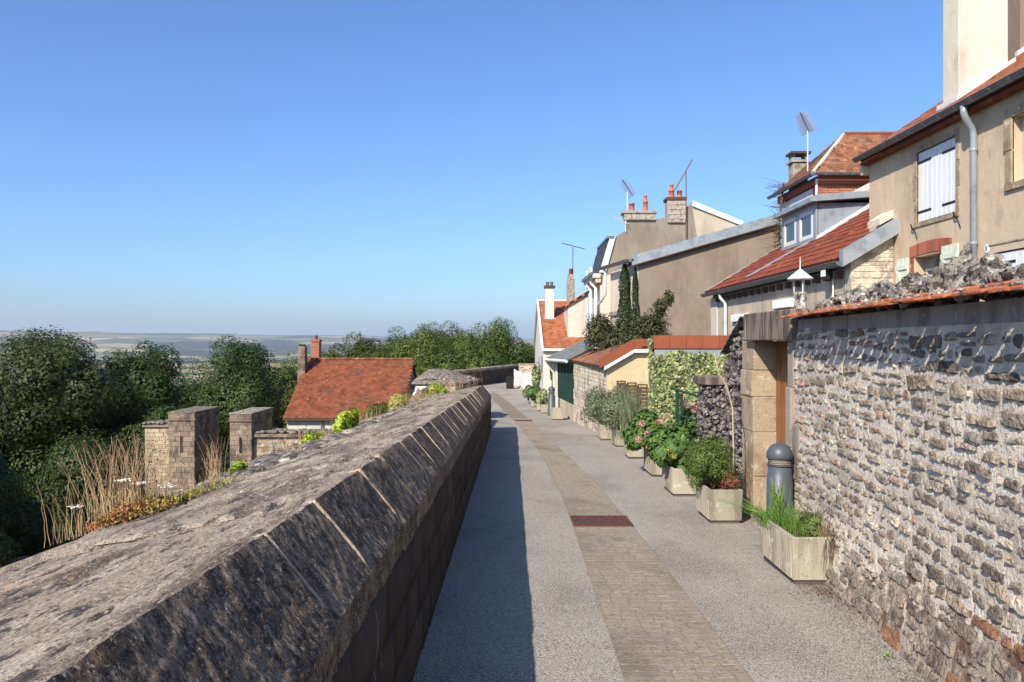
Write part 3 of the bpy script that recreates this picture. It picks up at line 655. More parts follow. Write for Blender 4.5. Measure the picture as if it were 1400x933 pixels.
# rubble wall beyond the doorway
kw=thing('dark_rubble_wall','short dark rubble wall with a slanting top right beyond the doorway','wall',(3.0,9.9,zg(9.9)))
MB().prism([(2.80,9.47,-.6),(2.80,10.35,-.6),(2.80,10.35,1.55),(2.80,9.47,2.0)],(.3,0,0)).build('core',m_dkrub,kw)
R=random.Random(12)
for k in range(150):
    y=R.uniform(9.5,10.35); zt=2.0-(y-9.47)*.5; z=R.uniform(-.25,zt)
    m1=MB(); rocks(m1,(2.79,y,z),(.05,R.uniform(.04,.08),R.uniform(.03,.055)),R,2,.45); m1.build('stone',m_dkrub,kw,True)
for k in range(40):
    x=R.uniform(2.8,3.1); z=R.uniform(.2,1.6); m1=MB(); rocks(m1,(x,10.35,z),(.07,.04,.05),R,1,.45); m1.build('stone',m_dkrub,kw,True)
for k in range(7): MB().prism([(2.70,9.44+k*.13,2.02-k*.065),(2.70,9.56+k*.13,1.965-k*.065),(3.1,9.56+k*.13,1.99-k*.065),(3.1,9.44+k*.13,2.05-k*.065)],(0,0,.02)).build('coping_tile',m_dkrub,kw)
gp=thing('rubble_gate_pier','dark rubble gate pier with a flat stone cap beside the green handrail','pier',(3.02,12,zg(12)))
MB().box(2.86,3.2,11.82,12.2,-.6,1.1).build('core',m_dkrub,gp)
for k in range(120):
    f=R.random()<.65
    c=(R.uniform(2.86,3.2),11.81,R.uniform(-.35,1.08)) if f else (2.85,R.uniform(11.82,12.2),R.uniform(-.35,1.08))
    m1=MB(); rocks(m1,c,(.05,.04,.04) if f else (.04,.05,.04),R,2,.5); m1.build('stone',m_dkrub,gp,True)
MB().box(2.80,3.26,11.74,12.28,1.1,1.22).build('cap',m_lintel,gp,bevel=.012)

# ================================================================ BOLLARDS
def bollard(x,y,label,s=1):
    z=zg(y); t=thing('bollard',label,'bollard',(x,y,z),'round headed street bollards')
    MB().lathe([(.138*s,0),(.138*s,.03),(.130*s,.05),(.116*s,.70),(.108*s,.705),(.108*s,.80)],(x,y,z),32).build('post',m_boll,t,True)
    MB().lathe([(.104*s,.80),(.104*s,.855)],(x,y,z),32).build('slot_band',m_plinth,t,True)
    MB().lathe([(.118*s,.79),(.118*s,.80)],(x,y,z),32).build('collar',m_boll,t)
    for k in range(3): MB().lathe([(.108*s,.806+k*.017),(.108*s,.814+k*.017)],(x,y,z),32).build('louvre',m_ashlar_g,t)
    MB().lathe([(.114*s,.855),(.122*s,.86),(.122*s,.885)]+[(.122*s*math.cos(a),.885+.120*s*math.sin(a)) for a in [i*math.pi/18 for i in range(1,9)]]+[(.004,1.01)],(x,y,z),32).build('dome_cap',m_boll,t,True)
    return t
bollard(2.56,7.62,'dark grey round headed bollard between the nearest planter and the doorway')
bollard(1.37,27.6,'dark grey bollard far down the street beside the square planter')
# black bin
t=thing('litter_bin','small black litter bin standing at the far bend of the street','bin',(-.12,47,zg(47)))
MB().box(-.34,.10,46.8,47.2,zg(47),zg(47)+.62).build('body',m_black,t,bevel=.03); MB().box(-.37,.13,46.77,47.23,zg(47)+.62,zg(47)+.70).build('lid',m_black,t,bevel=.02)

# ================================================================ PLANTERS
def planter(x0,x1,y0,y1,h,label,i):
    z=zg(y0); z1=zg(y1); t=thing('concrete_planter',label,'planter',((x0+x1)/2,(y0+y1)/2,z),'concrete planters along the right side of the street')
    MB().box(x0+.03,x1-.03,y0+.03,y1-.03,z1-.03,z+.035).build('plinth',m_plinth,t)
    w=.035; b=MB(); fl=.015
    def ring(o,zz): return [(x0-o,y0-o,zz),(x1+o,y0-o,zz),(x1+o,y1+o,zz),(x0-o,y1+o,zz)]
    b.add(ring(-.012,z+.035)+ring(.0,z+h)+ring(-w,z+h)+ring(-w,z+h-.12),[(0,3,2,1)]+[(k,(k+1)%4,(k+1)%4+4,k+4) for k in range(4)]+[(k+4,(k+1)%4+4,(k+1)%4+8,k+8) for k in range(4)]+[(k+8,(k+1)%4+8,(k+1)%4+12,k+12) for k in range(4)])
    b.build('body',m_conc,t,bevel=.006)
    n=max(4,int((y1-y0)/.045)); rb=MB()
    for k in range(n):                                # fine ribs on the street side
        ya=y0+.03+(y1-y0-.06)*k/n; rb.box(x0-.004,x0+.012,ya+.006,ya+(y1-y0-.06)/n-.006,z+.05,z+h-.02)
    stuff(rb.build('ribs',m_conc,t))
    s=MB(); V=[]
    for j in range(7):
        for k in range(9): V.append((x0+w+(x1-x0-2*w)*j/6,y0+w+(y1-y0-2*w)*k/8,z+h-.045+.02*fbm(j,k,.9,2)))
    s.add(V,[(j*9+k,(j+1)*9+k,(j+1)*9+k+1,j*9+k+1) for j in range(6) for k in range(8)]); s.build('soil',m_soil,t)
    return t
PLN=[(2.225,2.62,6.32,7.16,.378,'nearest concrete planter, ribbed on its street side, with green grass and dry roots'),
 (2.165,2.54,8.75,9.40,.375,'stained concrete planter just before the doorway, with a light feathery shrub'),
 (2.125,2.50,10.55,11.3,.375,'third concrete planter from the camera, under the big hydrangea leaves'),
 (2.165,2.54,12.4,13.1,.37,'fourth concrete planter from the camera, holding a pink hydrangea'),
 (2.155,2.50,14.8,15.4,.37,'fifth concrete planter from the camera, with tall blue green stems'),
 (2.19,2.52,16.9,17.6,.36,'sixth concrete planter, holding a grey green bush beside the yellow wall'),
 (2.05,2.36,18.4,19.0,.36,'seventh concrete planter, mostly hidden under the farther grey green bush'),
 (1.25,1.64,25.2,25.7,.36,'square pale planter without tall plants in front of the far bollard'),
 (1.06,1.30,28.6,29.3,.33,'pale planter just beyond the far bollard'),
 (.96,1.22,30.2,31.0,.31,'round edged stained planter under leafy plants beyond the far bollard'),
 (.78,1.04,32.0,33.0,.30,'farthest planter of the row under broad green leaves')]
for i,p in enumerate(PLN): planter(*p,i)
def shrub(name,label,cat,c,rad,m,n,ls,seed,ncl=26,cr=.36,asp=.5,extra=None,base=None,group=None,low=-.6):
    t=thing(name,label,cat,base or (c[0],c[1],c[2]-rad[2]),group)
    p,nr,cc=blobs(n,c,rad,ncl,cr,seed,low=low,shell=.3); r=np.random.default_rng(seed)
    leaves('foliage',m,p,nr,ls*(.6+.8*r.random(n)),t,seed,asp)
    w=MB(); b=t.location
    for q in cc[:16]: w.tube([(b[0],b[1],b[2]),((b[0]+q[0])/2,(b[1]+q[1])/2,(b[2]+q[2])/2),tuple(q)],[.008,.005,.002],4)
    stuff(w.build('stems',m_twig,t))
    return t,p,cc
def flowers(t,pts,r,m,name='flower_head',n=150,ls=.034,seed=0):
    for i,c in enumerate(pts):
        rg=np.random.default_rng(seed+i); e=rg.normal(size=(n,3)); e/=np.linalg.norm(e,axis=1,keepdims=True)
        leaves(name,m,e*np.array([r,r,r*.7])+np.array(c),e,ls,t,seed+i,.8,.05)
# plants of the nearest planter
z1=zg(6.3)+.34
t=thing('planter_grass','clump of fresh green grass with upright blades in the nearest planter','grass',(2.38,6.8,z1))
mb=MB(); stems(mb,330,2.38,6.86,z1,.07,.20,.12,.26,.55,.0022,1); mb.build('fine_blades',m_grn,t)
mb=MB(); stems(mb,34,2.33,6.98,z1,.028,.045,.30,.46,.22,.0075,2); mb.build('upright_blades',m_grn,t)
mb=MB(); stems(mb,120,2.26,7.02,z1,.04,.10,.12,.30,1.5,.003,3,bias=(-.5,-.1)); mb.build('drooping_blades',m_grn,t)
t,_,_=shrub('feathery_weed','soft green feathery weed on the wall side of the nearest planter','plant',(2.46,6.6,z1+.08),(.10,.22,.13),m_fern,2600,.022,5)
t=thing('dry_root_mat','dry brown stems and roots hanging over the nearest planter','dead plant',(2.58,6.5,z1))
mb=MB(); R=random.Random(9)
for k in range(46):
    x=R.uniform(2.5,2.66); y=R.uniform(6.28,6.9); pts=[(x,y,z1+.02)]; dx=R.uniform(-.04,.02); dz=R.uniform(.02,.12)
    pts+=[(x+dx*.5,y-.06,z1+dz),(x+dx-.02,6.29-R.uniform(0,.04),z1+.03-R.uniform(0,.05)),(x+dx*2-.02,6.28-R.uniform(0,.03),z1-R.uniform(.08,.3))]
    mb.tube(pts,[.004,.003,.002,.001],3,False)
for k in range(26):
    x=R.uniform(2.48,2.62); y=R.uniform(6.4,7.0); mb.tube([(x,y,z1),(x+R.uniform(0,.08),y+R.uniform(-.1,.1),z1+R.uniform(.1,.3))],[.003,.001],3,False)
mb.build('stems',m_twig,t)
t=thing('dry_grass_tuft','small straw coloured tuft in the nearest planter','grass',(2.5,6.45,z1))
mb=MB(); stems(mb,90,2.50,6.45,z1,.03,.04,.06,.16,.5,.002,6); mb.build('blades',m_dry,t)
# feathery shrub in planter 2
z2=zg(8.75)+.34
t,_,_=shrub('feathery_shrub','light green feathery shrub spilling over the second planter','shrub',(2.24,9.12,z2+.24),(.32,.44,.46),m_fern,17000,.028,15,40,.3,.35,base=(2.3,9.1,z2))
t,_,_=shrub('red_brown_shrub','low red brown shrub in the right of the second planter','shrub',(2.43,8.92,z2+.10),(.13,.16,.16),m_seed,2500,.022,16)
t=thing('bare_sapling','thin pale bare stem arching up beside the doorway','sapling',(2.47,8.9,z2))
mb=MB(); mb.tube([(2.47,8.9,z2-.02),(2.475,8.9,.55),(2.465,8.9,1.0),(2.40,8.9,1.25),(2.31,8.88,1.38),(2.25,8.86,1.62)],[.010,.010,.009,.008,.007,.003],8); mb.build('stem',m_stem,t,True)
mb=MB(); R=random.Random(2)
for k in range(14):
    z=R.uniform(.9,1.55); x=2.46-.2*max(0,(z-1.0)/.6); mb.tube([(x,8.9,z),(x+R.uniform(-.1,.1),8.9+R.uniform(-.08,.08),z+R.uniform(.04,.15))],[.003,.001],4)
mb.build('twigs',m_stem,t)
t=thing('planter_iris','few upright green blades beside the bare sapling','plant',(2.50,8.84,z2)); mb=MB(); stems(mb,16,2.49,8.85,z2,.02,.02,.14,.26,.3,.005,12); mb.build('blades',m_grn,t)
# hydrangeas
z3=zg(10.6)+.34
t,p,cc=shrub('hydrangea','dark leaved hydrangea hanging over the third planter','hydrangea',(2.20,10.95,z3+.24),(.36,.50,.40),m_hyd,4200,.085,18,34,.3,.62,base=(2.3,10.9,z3)); flowers(t,[(2.10,10.6,z3+.28),(2.14,10.56,z3+.20),(2.02,10.9,z3+.42)],.045,m_sedy,seed=40)
z4=zg(12.4)+.34
t,p,cc=shrub('hydrangea','pale leaved hydrangea with pink flower heads in the fourth planter','hydrangea',(2.16,12.75,z4+.26),(.40,.55,.42),m_hyd,4200,.085,19,34,.3,.62,base=(2.3,12.7,z4))
flowers(t,[((a-700)*12.15/1089,12.15+R.uniform(-.05,.1),1.75-(b-466)*12.15/1089) for a,b in ((878,580),(886,593),(896,602),(904,577),(889,612),(912,570),(872,600),(918,604),(921,612))],.062,m_pink,seed=60)
# tall stems and grey bushes
z5=zg(14.8)+.34
t=thing('tall_reed_plant','tall pale blue green stems rising from the fifth planter','plant',(2.32,15.1,z5)); mb=MB(); stems(mb,300,2.28,15.1,z5,.11,.22,.5,1.2,.3,.006,14); mb.build('stems',m_greyl,t)
mb=MB(); stems(mb,30,2.30,14.95,z5,.09,.1,.2,.5,.2,.005,15); mb.build('dry_stems',m_dry,t)
shrub('grey_green_bush','grey green bush in the sixth planter beside the brown slatted panels','bush',(2.18,17.1,zg(17)+.78),(.46,.7,.62),m_greyl,9500,.05,25,40,.3,.4,base=(2.3,17.2,zg(17)+.3))
shrub('grey_green_bush','farther grey green bush against the end of the yellow wall','bush',(2.0,19.0,zg(19)+.70),(.44,.7,.58),m_greyl,8000,.05,26,40,.3,.4,base=(2.15,18.8,zg(19)+.3))
# far plants
shrub('hosta','broad green leaves over the farthest planters by the white fence','plant',(.92,32.4,zg(32)+.52),(.34,1.1,.32),m_hyd,1500,.13,28,26,.35,.6)
shrub('leafy_plant','white edged leafy plant above the pale planter beyond the far bollard','plant',(1.10,29.4,zg(29)+.55),(.28,.8,.34),m_ivy,1300,.10,29,24,.35,.6)
shrub('pale_shrub','pale grey green leafy shrub beyond the last planters','plant',(.70,34.4,zg(34)+.45),(.35,.8,.36),m_greyl,1200,.11,30,24,.35,.6)
shrub('hollyhock','tall yellow green plant against the corner of the white gabled house','plant',(1.10,36.0,zg(36)+.95),(.26,.4,.95),m_ivy,1700,.11,31,26,.3,.6,low=-1)
shrub('climbing_rose','green climber on the front of the white gabled house','climber',(1.93,37.6,.25),(.22,.2,.95),m_hyd,1500,.11,33,26,.3,.6,low=-1)

# ================================================================ BUILDINGS
def facade(F,U0,U1,V0,V1,holes,depth,name,m,parent):
    us=sorted(set([U0,U1]+[h[0] for h in holes]+[h[1] for h in holes])); vs=sorted(set([V0,V1]+[h[2] for h in holes]+[h[3] for h in holes]))
    mb=MB()
    for a,b in zip(us,us[1:]):
        for c,d in zip(vs,vs[1:]):
            if any(h[0]<=(a+b)/2<=h[1] and h[2]<=(c+d)/2<=h[3] for h in holes): continue
            mb.add([F.p(a,c),F.p(b,c),F.p(b,d),F.p(a,d)],[(0,1,2,3)])
    for h in holes:
        c=[(h[0],h[2]),(h[1],h[2]),(h[1],h[3]),(h[0],h[3])]
        for i in range(4):
            a,b=c[i],c[(i+1)%4]; mb.add([F.p(*a),F.p(*b),F.p(*b,-depth),F.p(*a,-depth)],[(0,1,2,3)])
    return mb.build(name,m,parent)
def window(parent,F,u0,u1,v0,v1,d,nx=2,ny=1,mf=None,curtain=False,fr=.06):
    mb=MB(); us=[u0+(u1-u0)*i/nx for i in range(nx+1)]; vs=[v0+(v1-v0)*i/ny for i in range(ny+1)]
    for a in us: x=min(max(a-fr/2,u0),u1-fr); mb.fbox(F,x,x+fr,v0,v1,d-.05,d)
    for c in vs:
        z=min(max(c-fr/2,v0),v1-fr)
        for a,b in zip(us,us[1:]): mb.fbox(F,a+(fr if a==u0 else fr/2),b-(fr if b==u1 else fr/2),z,z+fr,d-.048,d-.004)
    w=mb.build('window',mf or m_wfr,parent)
    for a,b in zip(us,us[1:]):
        for c,e in zip(vs,vs[1:]): MB().fbox(F,a+.02,b-.02,c+.02,e-.02,d-.035,d-.03).build('pane',m_glass,w)
    if curtain: MB().fbox(F,u0+.02,u1-.02,v0,v1,d-.12,d-.11).build('curtain',m_curt,w)
    return w
def shutter(parent,F,u0,u1,v0,v1,d,m,n=4,brace=False,strap=True,label=None):
    w=(u1-u0)/n
    o=MB().fbox(F,u0+.01,u1-.01,v0+.01,v1-.01,d-.030,d-.014).build('shutter',m,parent)
    if brace:
        for vv in (v0+.16*(v1-v0),v0+.84*(v1-v0)): MB().fbox(F,u0+.01,u1-.01,vv-.04,vv+.04,d+.002,d+.022).build('batten',m,o)
        a,b=v0+.16*(v1-v0)+.04,v0+.84*(v1-v0)-.04; q=[F.p(u0+.02,a,d+.002),F.p(u0+.10,a,d+.002),F.p(u1-.02,b,d+.002),F.p(u1-.10,b,d+.002)]; MB().prism(q,F.N*.018).build('brace',m,o)
    for k in range(n): MB().fbox(F,u0+k*w+.004,u0+(k+1)*w-.004,v0,v1,d-.012,d).build('plank',m,o,bevel=.003)
    if strap:
        out = strap
        for vv in (v0+.14*(v1-v0),v0+.86*(v1-v0)):
            a,b=(u0-.03,u0+(u1-u0)*.72) if out<0 else (u0+(u1-u0)*.28,u1+.03)
            MB().fbox(F,a,b,vv-.018,vv+.018,d,d+.008).build('hinge_strap',m_black,o)
    if label: o['label']=label
    return o
def tiles(parent,F,U,Vv,tw,th,m,nparts,seed=0,style='flat',clip=None,name='roof_tile'):
    """roof frame: u along the eave, v up the slope, d off the slope"""
    R=random.Random(seed); nu=int(U/tw); nv=int(Vv/th); tw=U/nu
    base=MB()
    if style=='flat': base.fbox(Fr((0,0,0),F.U,F.N,F.V),.004,tw-.004,0,th*1.25,.004,.018)
    else:
        pr=[(0,.0),(.08,.028),(.25,.034),(.42,.028),(.5,.006),(.58,.022),(.75,.028),(.92,.022),(1,0)]
        f0=Fr((0,0,0),F.U,F.N,F.V); n=len(pr)
        P=[f0.p(a*tw,0,h+.022) for a,h in pr]+[f0.p(a*tw,th*1.2,h) for a,h in pr]+[f0.p(a*tw,0,.0) for a,h in pr]
        base.add(P,[(i,i+1,i+1+n,i+n) for i in range(n-1)]+[(i+2*n,i+1+2*n,i+1,i) for i in range(n-1)])
    me=base.mesh(name,m); cells=[]
    for j in range(nv):
        for i in range(nu):
            u=i*tw+(tw/2 if (style=='flat' and j%2) else 0); v=j*th
            if u+tw*.5>U: continue
            if clip and not clip(u+tw/2,v+th/2): continue
            cells.append((u,v))
    cells.sort(key=lambda c:(F.p(*c)-Vector((0,0,1.75))).length)
    rest=MB()
    for k,(u,v) in enumerate(cells):
        q=F.p(u,v,.004*(1 if style=='flat' else 1)+R.uniform(0,.006))
        if k<nparts:
            o=bpy.data.objects.new(name,me); C.objects.link(o); o.parent=parent; o.location=q-world_loc(parent)
        else:
            tl=R.uniform(-.004,.006)
            rest.add([Vector(p)+q+F.N*tl for p in base.v],base.f)
    if rest.v: stuff(rest.build('roof_tiling',m,parent))
def gutter(parent,a,b,r,m,brackets=.6,axis_in=(1,0,0)):
    a=Vector(a);b=Vector(b);t=(b-a).normalized();i=Vector(axis_in);up=Vector((0,0,1)); mb=MB(); n=7
    prof=[(-math.cos(k*math.pi/n)*r,-math.sin(k*math.pi/n)*r) for k in range(n+1)]
    P=[];
    for e in (a,b): P+=[e+i*x+up*z for x,z in prof]
    P2=[]
    for e in (a,b): P2+=[e+i*x*.9+up*(z*.9) for x,z in prof]
    m_=n+1; mb.add(P,[(k,k+1,k+1+m_,k+m_) for k in range(n)]); mb.add(P2,[(k,k+1,k+1+m_,k+m_) for k in range(n)]); mb.add(P[:m_],[tuple(range(m_))]); mb.add(P[m_:],[tuple(range(m_))])
    mb.tube([a-i*r,b-i*r],.012,6)
    g=mb.build('gutter',m,parent); L=(b-a).length; k=.3
    while k<L:
        e=a+t*k; bb=MB(); pts=[e+i*x*1.06+up*z*1.06 for x,z in prof]; bb.add([p for p in pts]+[p+t*.03 for p in pts],[(q,q+1,q+1+m_,q+m_) for q in range(n)]); bb.build('bracket',m_zinc,g); k+=brackets
    return g

# ---- near beige house
hd=thing('beige_house','beige rendered house with closed white shutters and a tiled roof, nearest on the right','house',(9,10,-.3))
FD=Fr((7,0,0),(0,1,0),(-1,0,0)); YE=15.6
facade(FD,3,YE,-1,5.3,[(12.56,13.76,3.78,5.0),(12.92,13.86,2.2,3.20),(9.9,11.13,3.96,4.88),(10.3,11.55,2.0,3.03)],.25,'wall',m_beige,hd)
MB().box(7.27,13,3,YE-.02,-1,5.25).build('inner_wall',m_beige,hd)
mb=MB(); mb.prism([(7.03,YE-.01,-1),(13,YE-.01,-1),(13,YE-.01,5.4),(10,YE-.01,7.35),(7.03,YE-.01,5.3)],(0,-.25,0)); mb.build('gable',m_beige,hd)
sl_=math.hypot(1,.67)
FRD=Fr((6.80,3,5.33),(0,1,0),(-.67,0,1),(1,0,.67)); RL=3.2*sl_
MB().fbox(FRD,0,12.62,0,RL,-.10,-.002).build('roof_deck',m_under,hd)
mb=MB(); mb.prism([(10.02,3,7.45),(13.6,3,5.3),(13.6,3,5.2),(10.02,3,7.35)],(0,12.62,0)); mb.build('rear_roof',m_t_or,hd)
tiles(hd,FRD,12.62,RL,.19,.17,m_t_or,298,2,clip=lambda u,v:u>5.2)
MB().box(6.83,6.995,3,15.62,5.19,5.23).build('soffit',m_t_red,hd)
gutter(hd,(6.75,3.2,5.32),(6.75,15.64,5.32),.07,m_gutter,.45)
mb=MB(); mb.tube([(6.75,11.9,5.28),(6.75,11.9,5.16),(6.78,11.91,5.08),(6.90,11.95,4.95),(6.93,11.96,4.86),(6.93,11.96,-.4)],.05,14); mb.build('downpipe',m_zinc,hd,True)
for z in (4.60,3.2,1.9): MB().lathe([(.06,0),(.06,.04)],(6.93,11.96,z),14).build('pipe_collar',m_zinc,hd)
# ornament at the eave end
MB().box(6.86,7.2,15.61,15.7,5.0,5.2).build('corbel',m_cream,hd,bevel=.02)
def letters(body,size,m,name,parent,loc,rot,ext=.002,center=False):
    tc=bpy.data.curves.new(name,'FONT'); tc.body=body; tc.size=size; tc.extrude=ext
    if center: tc.align_x='CENTER'; tc.align_y='CENTER'
    tmp=bpy.data.objects.new('tmp',tc); C.objects.link(tmp); me=bpy.data.meshes.new_from_object(tmp); bpy.data.objects.remove(tmp); me.materials.clear(); me.materials.append(m)
    o=bpy.data.objects.new(name,me); C.objects.link(o); o.parent=parent; o.location=Vector(loc)-world_loc(parent); o.rotation_euler=rot; return o
def surround(F,u0,u1,v0,v1,w,d,m,parent,cuts=3):
    for k in range(cuts):
        a=v0+(v1-v0)*k/cuts;b=v0+(v1-v0)*(k+1)/cuts
        for uu in (u0-w*(1+.25*(k%2)),u1): MB().fbox(F,uu if uu<u0 else u1,u0 if uu<u0 else u1+w*(1+.25*(k%2)),a+.004,b-.004,-.02,d).build('surround_stone',m,parent,bevel=.006)
    MB().fbox(F,u0-w,u1+w,v1,v1+w,-.02,d+.002).build('lintel_stone',m,parent,bevel=.006); MB().fbox(F,u0-w,u1+w,v0-w*.7,v0,-.02,d+.01).build('sill',m,parent,bevel=.006)
surround(FD,12.56,13.76,3.78,5.0,.10,.012,m_ashlar,hd)
shutter(hd,FD,12.57,13.155,3.80,4.98,-.02,m_shut,4,strap=-1); shutter(hd,FD,13.165,13.75,3.80,4.98,-.02,m_shut,4,strap=1)
surround(FD,9.9,11.13,3.96,4.88,.14,.03,m_ashlar,hd,2); MB().fbox(FD,9.9,11.13,3.96,4.88,-.15,-.12).build('blocked_window_infill',m_cream,hd)
for uu in (12.5,13.83):
    mb=MB(); mb.tube([FD.p(uu,3.66,.02),FD.p(uu,3.72,.06),FD.p(uu+.05,3.78,.05)],.012,6); mb.tube([FD.p(uu-.02,3.70,.03),FD.p(uu-.10,3.52,.02)],.008,5); mb.build('shutter_catch',m_black,hd)
window(hd,FD,12.95,13.84,2.2,3.02,-.18,2,2,curtain=True); MB().fbox(FD,12.92,13.86,3.0,3.2,-.24,-.17).build('window_head',m_ashlar_g,hd)
R=random.Random(2); nb=17                            # segmental arch of bricks on end
for k in range(nb):
    u=12.66+1.34*k/nb; c=(k+.5)/nb*2-1; rise=.05*(1-c*c); MB().fbox(FD,u+.004,u+1.34/nb-.004,3.205+rise*.6,3.39+rise,-.02,.012+R.uniform(0,.004)).build('arch_brick',m_brick1,hd)
for k in range(12): MB().fbox(FD,13.865,13.865+(.12 if k%2 else .09),2.2+k*.083+.004,2.2+(k+1)*.083-.004,-.02,.010).build('jamb_brick',m_brick1,hd)
shutter(hd,FD,12.42,12.90,2.2,3.28,.05,m_shutg,3,True,0,'open pale green shutter with a diagonal brace'); shutter(hd,FD,14.0,14.42,2.2,3.22,.05,m_shutg,3,True,0,'open pale green shutter with a diagonal brace')
shutter(hd,FD,10.32,10.92,2.0,3.01,-.02,m_shut,4,strap=-1); shutter(hd,FD,10.93,11.53,2.0,3.01,-.02,m_shut,4,strap=1)
MB().fbox(FD,10.2,11.75,3.14,3.16,0,.012).build('render_edge',m_ashlar_g,hd)
pl=MB(); pl.prism([FD.p(11.73+.05*math.cos(a),3.11+.062*math.sin(a),0) for a in [k*math.pi/8 for k in range(16)]],(-.015,0,0)); pl=pl.build('number_plate',m_lens,hd)
letters('8',.10,m_brown,'plate_number',pl,(6.982,11.73,3.11),(math.radians(90),0,math.radians(-90)),.001,True)
# big chimney
def chim(parent,x0,x1,y0,y1,z0,z1,m,name='chimney'): return MB().box(x0,x1,y0,y1,z0,z1).build(name,m,parent,bevel=.01)
ch=chim(hd,7.4,8.22,13.2,13.68,5.0,9.6,m_chim)
mb=MB(); mb.prism([(7.33,13.12,5.66),(8.30,13.12,6.31),(8.30,13.12,6.43),(7.33,13.12,5.80)],(0,.075,0)); mb.prism([(7.33,13.2,5.70),(7.33,13.75,5.70),(7.33,13.75,5.80),(7.33,13.2,5.80)],(.065,0,0)); mb.build('flashing',m_zlight,ch)
ch=chim(hd,9.0,9.7,14.1,14.7,6.2,9.6,m_bfar2); mb=MB(); mb.prism([(8.9,14.02,6.72),(9.8,14.02,7.3),(9.8,14.02,7.42),(8.9,14.02,6.86)],(0,.075,0)); mb.build('flashing',m_zlight,ch)

# ---- house with the dormer
hc=thing('dormer_house','low stone house with a red tiled roof and a zinc dormer behind the garden wall','house',(8,20,-.6))
FC=Fr((6.2,0,0),(0,1,0),(-1,0,0))
facade(FC,14.845,24.7,-1.2,3.1,[(20.8,22.2,1.2,2.30),(17.5,18.65,1.3,2.52)],.25,'wall',m_stonef,hc)
mb=MB(); mb.prism([(6.205,14.59,-1.2),(6.99,14.59,-1.2),(6.99,14.59,3.78),(6.205,14.59,3.22)],(0,.25,0)); mb.build('gable',m_lime,hc)
mb=MB(); mb.prism([(6.23,24.69,-1.2),(12,24.69,-1.2),(12,24.69,6.5),(6.23,24.69,3.2)],(0,-.3,0)); mb.build('far_gable',m_stonef,hc)
MB().box(6.47,12,15.7,24.6,-1.2,3.1).build('inner_wall',m_stonef,hc)
R=random.Random(14)
z=2.0
while z<3.75:                                          # rubble of the near gable
    hh=R.uniform(.06,.12); x=6.24
    while x<6.98:
        w=R.uniform(.1,.28); x1=min(x+w,6.99)
        if z+hh<3.22+(x-6.2)*.6: MB().box(x+.008,x1-.008,14.6-R.uniform(.015,.035),14.62,z+.006,z+hh-.006).build('rubble_stone',m_lime,hc,bevel=.012)
        x=x1
    z+=hh
FRC=Fr((6.02,14.6,3.24),(0,1,0),(-.6,0,1),(1,0,.6)); SC=math.hypot(1,.6)
MB().fbox(FRC,0,10.2,0,6*SC,-.12,-.002).build('roof_deck',m_under,hc)
tiles(hc,FRC,10.2,4.6*SC,.255,.33,m_t_red,297,3,'rib',clip=lambda u,v: not (5.75<u<8.35 and v>1.85*SC) and not(v>1.2*SC and u<1.0))
gutter(hc,(5.98,14.5,3.20),(5.98,24.9,3.20),.085,m_gutter,.5)
mb=MB(); mb.prism([(6.0,14.42,3.10),(7.0,14.42,3.70),(7.0,14.42,3.99),(6.0,14.42,3.40)],(0,.18,0)); mb.build('verge_flashing',m_zinc,hc)
mb=MB(); mb.prism([(6.75,14.62,3.88),(7.0,14.62,4.02),(7.0,14.62,4.16),(6.75,14.62,4.0)],(0,.5,0)); mb.build('verge_parapet',m_cream,hc)
mb=MB(); mb.prism([(6.0,24.80,3.22),(10.5,24.80,5.92),(10.5,24.80,5.99),(6.0,24.80,3.31)],(0,.12,0)); mb.build('far_verge_flashing',m_zinc,hc)
MB().fbox(Fr((6.30,21.35,3.41),(.0,1,0),(-.6,0,1),Vector((1.75,-.65,1.05))),-.13,.13,0,2.2,.03,.07).build('slope_flashing',m_zinc,hc)
mb=MB(); mb.tube([(6.0,23.0,3.12),(6.0,22.9,2.98),(6.12,22.85,2.84),(6.13,22.85,-.7)],.05,10); mb.build('downpipe',m_zlight,hc,True)
mb=MB(); mb.fbox(FC,24.0,24.72,-1.2,3.05,0,.03); mb.build('quoin_band',m_white,hc)
for k in range(17): MB().fbox(FC,14.9+k*.55,15.03+k*.55,2.92,3.06,.0,.12).build('rafter_end',m_brown,hc)
for (u0,u1,v0,v1) in ((20.8,22.2,1.2,2.30),(17.5,18.65,1.3,2.52)):
    window(hc,FC,u0+.03,u1-.03,v0,v1,-.15,2,1,curtain=True); MB().fbox(FC,u0-.03,u1+.03,v1-.02,v1+.17,.0,.10).build('roller_shutter_box',m_lens,hc,bevel=.01)
    MB().fbox(FC,u0-.16,u0,v0,v1,0,.012).build('window_jamb',m_white,hc); MB().fbox(FC,u1,u1+.16,v0,v1,0,.012).build('window_jamb',m_white,hc)
wl=MB().fbox(FC,15.15,15.35,2.93,3.12,.10,.25).build('wall_lamp',m_black,hc); MB().fbox(FC,15.12,15.30,2.98,3.10,.25,.27).build('lens',m_lens,wl); mb=MB(); mb.tube([FC.p(15.25,2.95,.05),FC.p(15.25,1.6,.05)],.014,6); mb.build('cable',m_lens,wl)
